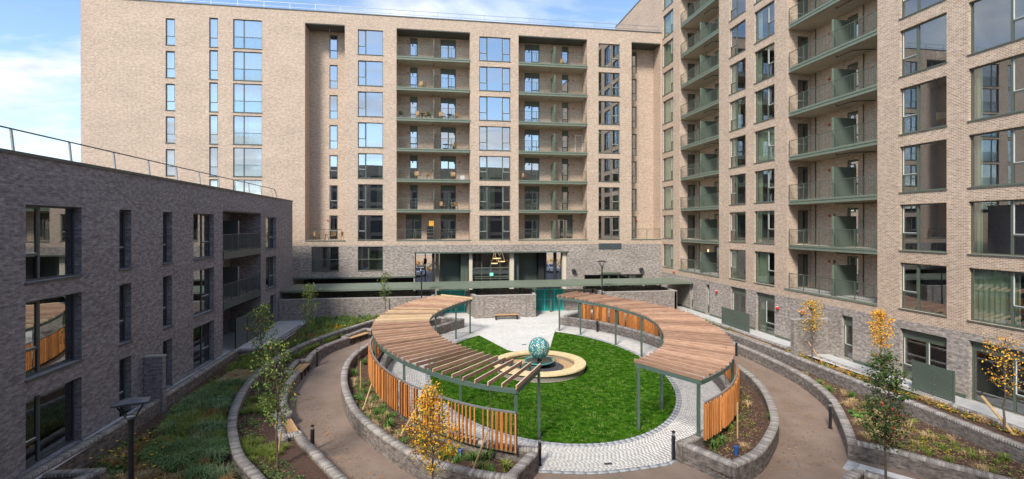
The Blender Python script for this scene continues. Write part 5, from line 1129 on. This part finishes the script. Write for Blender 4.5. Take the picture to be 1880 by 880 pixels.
# ================================================================= GROUND COVER
M['iris'] = mat('strap_leaf', (.07, .17, .03), .5, .3, 4, col2=(.16, .30, .06), spec=.3)
def tuftdata(cx, cy, cz, n, h, sp, w_, seed, droop=.6, jit=.05):
    q = np.random.RandomState(seed); k = len(cx)
    idx = np.repeat(np.arange(k), n); N_ = len(idx)
    bx = cx[idx]+q.normal(0, jit, N_); by = cy[idx]+q.normal(0, jit, N_); bz = cz[idx]
    a = q.uniform(0, 6.283, N_); H_ = h*q.uniform(.6, 1.15, N_); R_ = sp*q.uniform(.3, 1.15, N_); ca, sa = np.cos(a), np.sin(a); px, py = -sa*w_/2, ca*w_/2
    p1x, p1y, p1z = bx+ca*R_*.4, by+sa*R_*.4, bz+H_*.75; p2x, p2y, p2z = bx+ca*R_, by+sa*R_, bz+H_*(1-droop*q.uniform(.2, 1, N_))
    V = np.stack([np.stack([bx-px, by-py, bz], 1), np.stack([bx+px, by+py, bz], 1), np.stack([p1x+px, p1y+py, p1z], 1), np.stack([p1x-px, p1y-py, p1z], 1), np.stack([p2x, p2y, p2z], 1)], 1).reshape(-1, 3)
    b = np.arange(N_)*5; F = np.concatenate([np.stack([b, b+1, b+2], 1), np.stack([b, b+2, b+3], 1), np.stack([b+3, b+2, b+4], 1)]); return V, F
def fieldpts(poly, n, seed, dens=None):
    q = random.Random(seed); xs = [p[0] for p in poly]; ys = [p[1] for p in poly]; o = []
    for _ in range(n*30):
        x, y = q.uniform(min(xs), max(xs)), q.uniform(min(ys), max(ys))
        if inpoly(x, y, poly) and (dens is None or q.random() < dens(x, y)): o.append((x, y))
        if len(o) >= n: break
    return np.array(o)
def field(label, poly, n, per, h, sp, w_, m, seed, dz=.45, dens=None, zf=zg, droop=.6, jit=.05, cat='grasses'):
    P = fieldpts(poly, n, seed, dens); z = np.array([zf(y) for y in P[:, 1]])+dz-.03
    V, F = tuftdata(P[:, 0], P[:, 1], z, per, h, sp, w_, seed, droop, jit); return tag(npmesh('grasses', V, F, M[m]), label, cat, kind='stuff')
def lowleaf(label, poly, n, per, rad, size, m, seed, dz=.45, zf=zg, h=.12, cat='ground cover'):
    P = fieldpts(poly, n, seed); q = np.random.RandomState(seed); c = np.repeat(P, per, 0); N_ = len(c); a = q.uniform(0, 6.28, N_); r = rad*np.sqrt(q.rand(N_))
    z = np.array([zf(y) for y in c[:, 1]])+dz; cen = np.stack([c[:, 0]+r*np.cos(a), c[:, 1]+r*np.sin(a), z+h*q.rand(N_)*(1.1-r/rad)], 1)
    d = q.normal(0, 1, (N_, 3)); d[:, 2] = np.abs(d[:, 2])*.35; d /= np.linalg.norm(d, axis=1)[:, None]; e = np.cross(d, q.normal(0, .4, (N_, 3))+np.array([0, 0, 1])); e /= np.linalg.norm(e, axis=1)[:, None]
    s_ = size*q.uniform(.6, 1.2, (N_, 1)); V = np.stack([cen, cen+d*s_*.5+e*s_*.32, cen+d*s_, cen+d*s_*.5-e*s_*.32], 1).reshape(-1, 3)
    mm = m if isinstance(m, list) else [m]; return tag(npmesh('ground_cover', V, np.arange(4*N_).reshape(-1, 4), [M[k] for k in mm], q.randint(0, len(mm), N_)), label, cat, kind='stuff')
M['sedge3'] = mat('blue_sedge', (.13, .21, .10), .6, .3, 1.2, col2=(.28, .38, .18), spec=.2)
bedL = [(-12.1, 14), (-12.1, 33.7), (-10.2, 33.7), (-9.9, 44.3), (-4.2, 44.3)]+[(p.x-.15, p.y) for p in reversed(Lc) if 15 < p.y < 43]+[(-5.2, 14.5)]
def cut(poly, y0, y1):
    o = []
    for i in range(len(poly)):
        a, b = poly[i], poly[(i+1) % len(poly)]
        o.append((a[0], min(max(a[1], y0), y1)))
    return o
near = [(-11.6, 18.6), (-11.4, 25), (-10.6, 28.2), (-9.75, 28.2), (-9.7, 26), (-9.2, 23.8), (-8.5, 21.5), (-7.6, 19.4), (-6.6, 17.8), (-5.8, 16.2), (-9, 15.5)]
nearg = [(-10.3, 20.2), (-11.2, 24), (-11.2, 27.5), (-9.9, 28.0), (-9.6, 26), (-9.2, 23.8), (-8.5, 21.5), (-7.7, 19.6), (-7.0, 18.2), (-8.6, 18.4)]
patch = lambda s_, t: (lambda x, y: .06+.94*(math.sin(x*s_+t)+math.sin(y*s_*.8+t*2)+math.sin((x+y)*s_*.5) > .1))
field('lush dark green sedges covering the left bed in the foreground', nearg, 60, 150, .62, .62, .016, 'sedge', 21, dens=patch(1.6, .4), jit=.09)
field('pale blue green sedge fountains in the left bed', nearg, 36, 150, .66, .66, .014, 'sedge3', 210, jit=.08)
field('softer mid green sedges mixed through the left bed', nearg, 115, 130, .58, .5, .012, 'sedge2', 22, dens=patch(1.3, 2.2), jit=.08)
field('russet bronze grasses scattered in the left bed', near, 95, 100, .52, .42, .012, 'russet', 23)
field('ochre grass tufts dotted through the left bed', near, 40, 110, .5, .42, .011, 'straw', 211)
lowleaf('low green leafy plants at the near end of the left bed', [(-10.5, 15.5), (-10.6, 19.6), (-9.2, 20), (-7.4, 18.6), (-6.2, 16.6), (-6, 15.2)], 330, 30, .24, .12, ['leafg', 'leafl', 'leafd'], 24)
lowleaf('bushy dark leaves with yellow daisies beside the left retaining wall', [(-11.9, 18.7), (-11.8, 21.6), (-10.3, 21.2), (-10.2, 18.7)], 110, 50, .27, .13, ['leafg', 'leafg', 'sedge'], 25, h=.4)
P = fieldpts([(-12, 18.5), (-11.8, 21.8), (-9.8, 21.4), (-9.0, 18.0)], 34, 26)
V = []; F = []
for x, y in P:
    z = zg(y)+.45+rnd.uniform(.34, .55); k = len(V); V += [(x, y, z)]+[(x+.052*math.cos(j*1.047), y+.052*math.sin(j*1.047), z+.012) for j in range(6)]; F += [(k, k+1+j, k+1+(j+1) % 6) for j in range(6)]
tag(npmesh('daisies', V, F, M['leafy']), 'scattered yellow daisy flowers by the left retaining wall', 'flowers', kind='stuff')
lowleaf('small leafy clumps in the brown mulch of the left bed', [(-12, 22), (-11.9, 30), (-10.6, 31), (-10.8, 26), (-11.3, 22)], 60, 34, .26, .13, ['leafg', 'leafl'], 27, h=.16)
field('bright lime green grass mound in the angle of the left wall', [(-11.6, 30.2), (-11.7, 33.2), (-9.9, 33.4), (-9.8, 30.6)], 120, 44, .42, .34, .012, 'sedge2', 28)
field('tan dry grass mound in front of the lime green one', [(-11.2, 28.0), (-11.2, 30.0), (-9.85, 30.2), (-9.8, 28.4)], 90, 50, .40, .32, .010, 'straw', 29)
farL = [(-9.9, 34.5), (-9.8, 44), (-4.6, 44), (-5.6, 41.5), (-7.6, 38), (-9.0, 35)]
field('green grasses of the far left bed below the brick wall', farL, 240, 30, .45, .35, .016, 'sedge2', 30); field('dark sedges of the far left bed', farL, 150, 30, .5, .3, .016, 'sedge', 31)
field('russet grasses of the far left bed', [(-9.9, 34.5), (-9.9, 38.5), (-7.6, 38.6), (-8.9, 35)], 100, 34, .38, .3, .014, 'russet', 32); lowleaf('orange flowers in the far left bed', [(-7.6, 39.5), (-7.6, 40.6), (-6.8, 40.6), (-6.8, 39.8)], 16, 20, .2, .12, ['leafo', 'leafy'], 33, h=.4)
bedI = [(-5.5, 16.8), (-8.3, 22.6), (-9.2, 26.5), (-9.3, 30), (-8.6, 34), (-7.0, 37.5), (-5.4, 40.4), (-6.7, 38), (-8.1, 34.5), (-8.6, 31), (-8.1, 27), (-7.5, 24.2), (-6.6, 20.9), (-4.4, 17.6), (-3.4, 16.2)]
lowleaf('low green plants of the inner bed', bedI, 130, 22, .2, .10, ['leafg', 'leafl', 'leafd'], 34, .42, h=.12)
field('lime sedge clumps across the inner bed', [(-8.6, 24), (-8.9, 26), (-7.6, 26), (-7.3, 24.2)], 42, 60, .34, .34, .010, 'sedge2', 35, .42); field('lime sedge clumps below the nearest bench', [(-7.7, 19.8), (-7.6, 21.6), (-5.7, 20.6), (-5.2, 19.3)], 40, 60, .32, .34, .010, 'sedge2', 36, .42)
lowleaf('mat of blue green ground cover at the near end of the inner bed', [(-7.0, 18.7), (-5.6, 19.6), (-4.3, 17.9), (-3.2, 16.4), (-5.6, 16.3)], 130, 40, .2, .06, ['leafd', 'sedge', 'leafg'], 37, .42, h=.1)
field('loose olive grasses toward the far end of the inner bed', [(-9.0, 31.5), (-8.4, 34.5), (-6.4, 38.3), (-7.4, 36.8), (-8.3, 33.8)], 60, 36, .36, .3, .012, 'sedge2', 38, .42)
# strap-leaved clumps one can point at
def clump(label, x, y, dz, n, h, sp, m, seed, w_=.03, zf=zg, cat='plant', group=None, droop=.45, jit=.05):
    V, F = tuftdata(np.array([0.]), np.array([0.]), np.array([-.03]), n, h, sp, w_, seed, droop, jit)
    o = npmesh('grass_clump', V, F, M[m]); o.location = (x, y, zf(y)+dz); tag(o, label, cat, group); return o
cl_ = [(-1.95, 22.3, 'bright strap leaved clump in the middle of the left planter'), (-3.95, 25.3, 'strap leaved clump against the left planter wall'), (.5, 19.2, 'strap leaved clump behind the orange tree'), (1.5, 18.75, 'strap leaved clump beside the dark blue pipe'),
       (2.55, 18.0, 'yellowing strap clump in the tip of the left planter'), (1.95, 18.8, 'small strap clump next to the slanted stake'), (-3.2, 28.3, 'strap leaved clump under the pergola edge in the left planter'), (-4.5, 29.5, 'strap leaved clump at the far bend of the left planter'), (-.6, 20.6, 'strap leaved clump half hidden behind the orange crown'), (-4.2, 31.5, 'loose strap clump near the leafless sapling'), (-3.0, 24.2, 'small dry clump beside the slanted stake')]
for i, (x, y, l_) in enumerate(cl_): clump(l_, x, y, .27, 46, .5, .42, 'straw' if 'dry' in l_ else ('sedge2' if 'yellow' in l_ else 'iris'), 50+i, .032 if i < 7 else .02, group='strap leaved clumps in the planters')
for i, (x, y, l_, m) in enumerate([(10.95, 18.4, 'big green grass clump in the front corner of the right planter', 'iris'), (11.5, 18.75, 'second green clump beside the front corner of the right planter', 'iris'), (12.1, 18.2, 'pale dry grass clump near the blue pipe in the right planter', 'straw'), (13.6, 20.9, 'green clump between the two stakes', 'iris'), (15.0, 22.2, 'tan wispy grass clump in the right planter', 'straw'),
                                (15.1, 20.6, 'green clump near the curved wall of the right planter', 'iris'), (15.9, 25.6, 'leafy clump at the narrow far end of the right planter', 'iris'), (16.6, 28.5, 'dark clump behind the slatted screen at the right', 'sedge'), (14.2, 22.9, 'olive clump beside the right sapling', 'sedge2'), (12.6, 19.9, 'small olive clump at the foot of the nearer stake', 'sedge2')]):
    clump(l_, x, y, .27, 60, .48 if i < 2 else .36, .4, m, 80+i, .018, group='grass clumps in the right planter')
zb1 = lambda y: .40
tn = [(18.6, 19.5, 'fallen tan grass clump beside the path wall, largest'), (17.7, 18.2, 'tan grass clump in the near corner of the lower right bed'), (19.0, 19.1, 'tan grass clump just right of the largest one'), (18.3, 18.4, 'tan grass clump between the corner and the largest one'), (19.9, 21.6, 'tan tufted clump farther along the lower right bed'), (20.4, 21.9, 'pale tuft beside the farther tan clump'), (19.4, 18.3, 'small tan tuft near the foreground tree')]
for i, (x, y, l_) in enumerate(tn): clump(l_, x, y, 0, 150, .34, .48, 'straw', 100+i, .012, zb1, group='tan grass clumps on the right', droop=.9)
for i, (x, y, l_) in enumerate([(23.05, 20.4, 'blond grass clump spilling over the upper bed near the screen'), (23.0, 18.0, 'blond grass clump in the upper bed below the terrace'), (22.9, 25.3, 'blond clump at the fin wall foot')]): clump(l_, x, y, .88, 150, .34, .45, 'straw', 120+i, .012, lambda y: 0, droop=.9)
for i, (x, y, l_) in enumerate([(19.4, 20.8, 'first flat green rosette behind the bollard'), (19.2, 20.2, 'second flat green rosette behind the bollard'), (19.9, 20.5, 'flat green rosette right of its pair')]): clump(l_, x, y, .02, 26, .16, .32, 'iris', 130+i, .09, zb1, droop=.8)
for i, (x, y, l_) in enumerate([(20.6, 23.6, 'green grassy clump in the lower right bed near the path bend'), (20.9, 24.6, 'second green clump near the path bend'), (21.1, 22.6, 'green clump against the middle retaining wall'), (20.9, 26.0, 'reddish green clump farther up the lower right bed'), (21.0, 15.6, 'tall green clump at the right frame edge')]): clump(l_, x, y, 0, 70, .42, .34, 'iris' if i < 3 else 'sedge2', 140+i, .02, zb1)
lowleaf('small mixed seedlings scattered over the lower right bed', [(17.6, 17.4), (19.5, 20.5), (20.9, 24), (21.1, 30), (21.9, 30), (21.2, 18), (20.8, 14), (19.4, 14.6)], 120, 14, .16, .10, ['leafg', 'sedge2', 'russet', 'leafl'], 150, 0, zb1, .12)
field('wispy olive grasses through the lower right bed', [(17.8, 17.4), (19.5, 20.3), (20.8, 24), (21.2, 32), (21.9, 32), (21.2, 18), (20.8, 13.6), (19.4, 14.6)], 30, 50, .32, .30, .010, 'sedge2', 156, 0, zf=zb1)
field('wispy russet grasses through the lower right bed', [(17.8, 17.4), (19.5, 20.3), (20.8, 24), (21.2, 32), (21.9, 32), (21.2, 18), (20.8, 13.6), (19.4, 14.6)], 30, 46, .30, .30, .010, 'straw', 157, 0, zf=zb1)
field('thin green grasses in the left planter', [(-4.6, 29), (-3.7, 24.4), (-2.2, 21.4), (0, 18.9), (2.3, 17.4), (1.6, 18.9), (-.8, 21.2), (-2.2, 24), (-3.4, 29)], 46, 44, .36, .3, .014, 'iris', 158, .27)
field('thin straw coloured grasses in both planters', [(-4.6, 29), (-3.7, 24.4), (-2.2, 21.4), (0, 18.9), (2.3, 17.4), (1.6, 18.9), (-.8, 21.2), (-2.2, 24), (-3.4, 29)], 30, 44, .34, .3, .010, 'straw', 159, .27)
lowleaf('yellow flowering tufts in the lower right bed', [(20.4, 16.4), (20.9, 19.2), (20.4, 19.2), (19.2, 17.2), (19.6, 16.2)], 14, 22, .13, .07, ['leafy', 'leafl'], 151, 0, zb1, .12)
lowleaf('russet and green plants in the narrow upper bed', [(22.75, 14), (22.75, 30), (23.2, 30), (23.2, 14)], 110, 22, .18, .11, ['russet', 'leafo', 'sedge2', 'leafg'], 152, .88, lambda y: 0, .25)
lowleaf('row of small shrubs along the far right terrace edge', [(22.8, 36), (22.8, 44), (23.3, 44), (23.3, 36)], 26, 30, .2, .12, ['leafg', 'leafl', 'sedge2'], 153, .88, lambda y: 0, .5)
lowleaf('thin weeds across the left planter', [(-4.6, 28), (-3.6, 24), (-2.2, 21.3), (0, 18.9), (2.3, 17.4), (1.6, 18.9), (-.8, 21.2), (-2.2, 24), (-3.4, 29)], 90, 12, .16, .09, ['leafg', 'russet', 'sedge2'], 154, .27, zg, .15)
lowleaf('thin weeds across the right planter', [(11, 17.6), (14, 20), (16, 23.5), (17, 28), (16.6, 28), (14.8, 23), (12.6, 20), (10.6, 18.4)], 80, 12, .16, .09, ['leafg', 'russet', 'sedge2'], 155, .27, zg, .15)
# bark chips and fallen leaves
def chips(label, polys, n, s0, s1, mats, seed, cat='bark chips', flat=.5):
    q = np.random.RandomState(seed); Vs = []; k = 0
    for poly, dz, zf, share in polys:
        P = fieldpts(poly, int(n*share), seed); N_ = len(P); a = q.uniform(0, 6.28, N_); s_ = q.uniform(s0, s1, N_); z = np.array([zf(y) for y in P[:, 1]])+dz; t1, t2 = q.normal(0, flat, N_)*s_, q.normal(0, flat, N_)*s_
        ca, sa = np.cos(a)*s_, np.sin(a)*s_; b_ = .4
        for sx, sy, tz in ((-1, -b_, t1), (1, -b_, t2), (1, b_, -t1), (-1, b_, -t2)): Vs.append(np.stack([P[:, 0]+ca*sx-sa*sy, P[:, 1]+sa*sx+ca*sy, z+.015+np.abs(tz)*.6], 1))
    V = []
    for i in range(0, len(Vs), 4): V.append(np.stack(Vs[i:i+4], 1).reshape(-1, 3))
    V = np.concatenate(V); N_ = len(V)//4; return tag(npmesh('chips', V, np.arange(4*N_).reshape(-1, 4), [M[m] for m in mats], q.randint(0, len(mats), N_)), label, cat, kind='stuff')
Lpp = [(p.x+.35, p.y+.2) for p in Lout][::4]+[(p.x-.1, p.y) for p in reversed(Lin)][::4]; Rpp = [(p.x-.35, p.y+.1) for p in Rout][::4]+[(p.x+.1, p.y) for p in reversed(Rin)][::4]
z0f = lambda y: 0
chips('loose bark chips strewn over every planting bed', [(Lpp, .27, zg, .2), (Rpp, .27, zg, .25), (bedI, .42, zg, .15), (near, .45, zg, .12), ([(17.4, 17.2), (19.5, 20.5), (20.9, 24), (21.2, 34), (22.2, 34), (21.6, 18), (21.2, 13.5), (19.4, 14.4)], .40, z0f, .28)], 26000, .012, .04, ['chip', 'chip', 'mulch', 'stake'], 160)
chips('fallen leaves and grit lying on the brown path', [([(-4.6, 20.5), (-6.6, 24), (-7.2, 28), (-5.6, 27), (-4.5, 23.5), (-2.8, 20.4), (-.8, 17.6), (-2.6, 17.4)], 0, zg, .4), ([(11, 16), (13.5, 18), (15.6, 20.4), (17.6, 24), (18.5, 30), (20, 30), (19.5, 23.5), (17, 19.5), (15.4, 17)], 0, zg, .4), ([(0, 16.5), (9, 15.8), (12, 15.6), (3, 15.4)], 0, zg, .2)], 2000, .012, .035, ['bark', 'russet', 'chip', 'leafo'], 161, 'fallen leaves')
chips('few fallen leaves on the lawn', [(lawn_poly, .04, zg, 1.)], 130, .02, .035, ['russet', 'stake', 'leafy'], 162, 'fallen leaves')

# ================================================================= STREET BEYOND THE PASSAGE
def car(label, x, y, rz, m, blue=False):
    g = thing('parked_car', label, 'car', (x, y, .94), rz); mb = MB()
    pr = [(-2.1, .35), (-2.12, .75), (-1.5, .95), (-1.0, 1.4), (.6, 1.45), (1.3, 1.0), (2.0, .85), (2.1, .5), (2.05, .3), (-2.05, .3)]
    for s_ in (-1, 1):
        tri = [(px_, s_*(.85 if pz_ < 1.05 else .7), pz_) for px_, pz_ in pr]; mb.face(tri if s_ > 0 else tri[::-1])
    for (a, b) in zip(pr, pr[1:]+pr[:1]): w0, w1 = (.85 if a[1] < 1.05 else .7), (.85 if b[1] < 1.05 else .7); mb.face([(a[0], -w0, a[1]), (b[0], -w1, b[1]), (b[0], w1, b[1]), (a[0], w0, a[1])])
    mb.build('body', m, g)
    for s_ in (-1, 1):
        mb = MB(); y0 = s_*.79; mb.face([(-1.3, y0+s_*.06, 1.0), (1.1, y0+s_*.06, 1.02), (.55, y0-s_*.06, 1.37), (-.95, y0-s_*.06, 1.34)]); mb.build('side_window', M['pebble'], g)
    mb = MB(); mb.face([(1.27, -.7, 1.04), (1.27, .7, 1.04), (.66, .62, 1.42), (.66, -.62, 1.42)]); o = mb.build('windscreen', M['pebble'], g); o.location = (.015, 0, .012)
    for sx in (-1.3, 1.3):
        for sy in (-1, 1): mb = MB(); P = [(sx, sy*.86, .32), (sx, sy*.66, .32)]; mb.tube(P, .32, 16); o = mb.build('wheel', M['tyre'], g); q = MB(); q.tube([(sx, sy*.875, .32), (sx, sy*.84, .32)], .19, 12); q.build('rim', M['galv'], o)
    for sy in (-.6, .6): mb = MB(); mb.box(2.02, 2.1, sy-.16, sy+.16, .62, .76); mb.build('headlight', M['white'], g)
car('white car parked in the street, seen through the left side of the passage', -2.6, 84, -1.9, M['carw']); car('white car parked in the street, seen between the columns on the right', 20.6, 88, -1.3, M['carw'])
g = thing('street_wall', 'low pale wall with tiers of brown brick behind the street', 'street wall', (8, 97, .93))
for i, (z0, z1, m) in enumerate(((0, 1.1, 'concrete'), (1.12, 2.6, 'buff'), (2.65, 3.0, 'concrete'), (3.02, 4.4, 'buff'), (4.42, 4.9, 'concrete'), (4.92, 9.5, 'buff'))):
    mb = MB(); mb.box(-38, 40, i*.6, i*.6+.5, z0, z1); mb.build('tier', M[m], g)
P = fieldpts([(-30, 94), (40, 94), (40, 95.6), (-30, 95.6)], 700, 170)
V, F = leaves(np.array([(x, y, 1.0+rnd.random()*1.6) for x, y in P]), 9000, .28, 171); tag(npmesh('hedge', V, F, [M['russet'], M['leafo'], M['leafg']], np.random.RandomState(3).randint(0, 3, 9000)), 'rust coloured autumn hedge along the street behind the building', 'hedge', kind='stuff')
g = thing('street_lamp', 'grey street post seen through the left side of the passage', 'street lamp', (-1.2, 68, .93)); mb = MB(); mb.tube([(0, 0, 0), (0, 0, 7)], .07, 8); mb.build('pole', M['dframe'], g); mb = MB(); mb.box(-.2, .2, -.05, .05, 3.2, 3.9); mb.build('sign_box', M['black'], g)
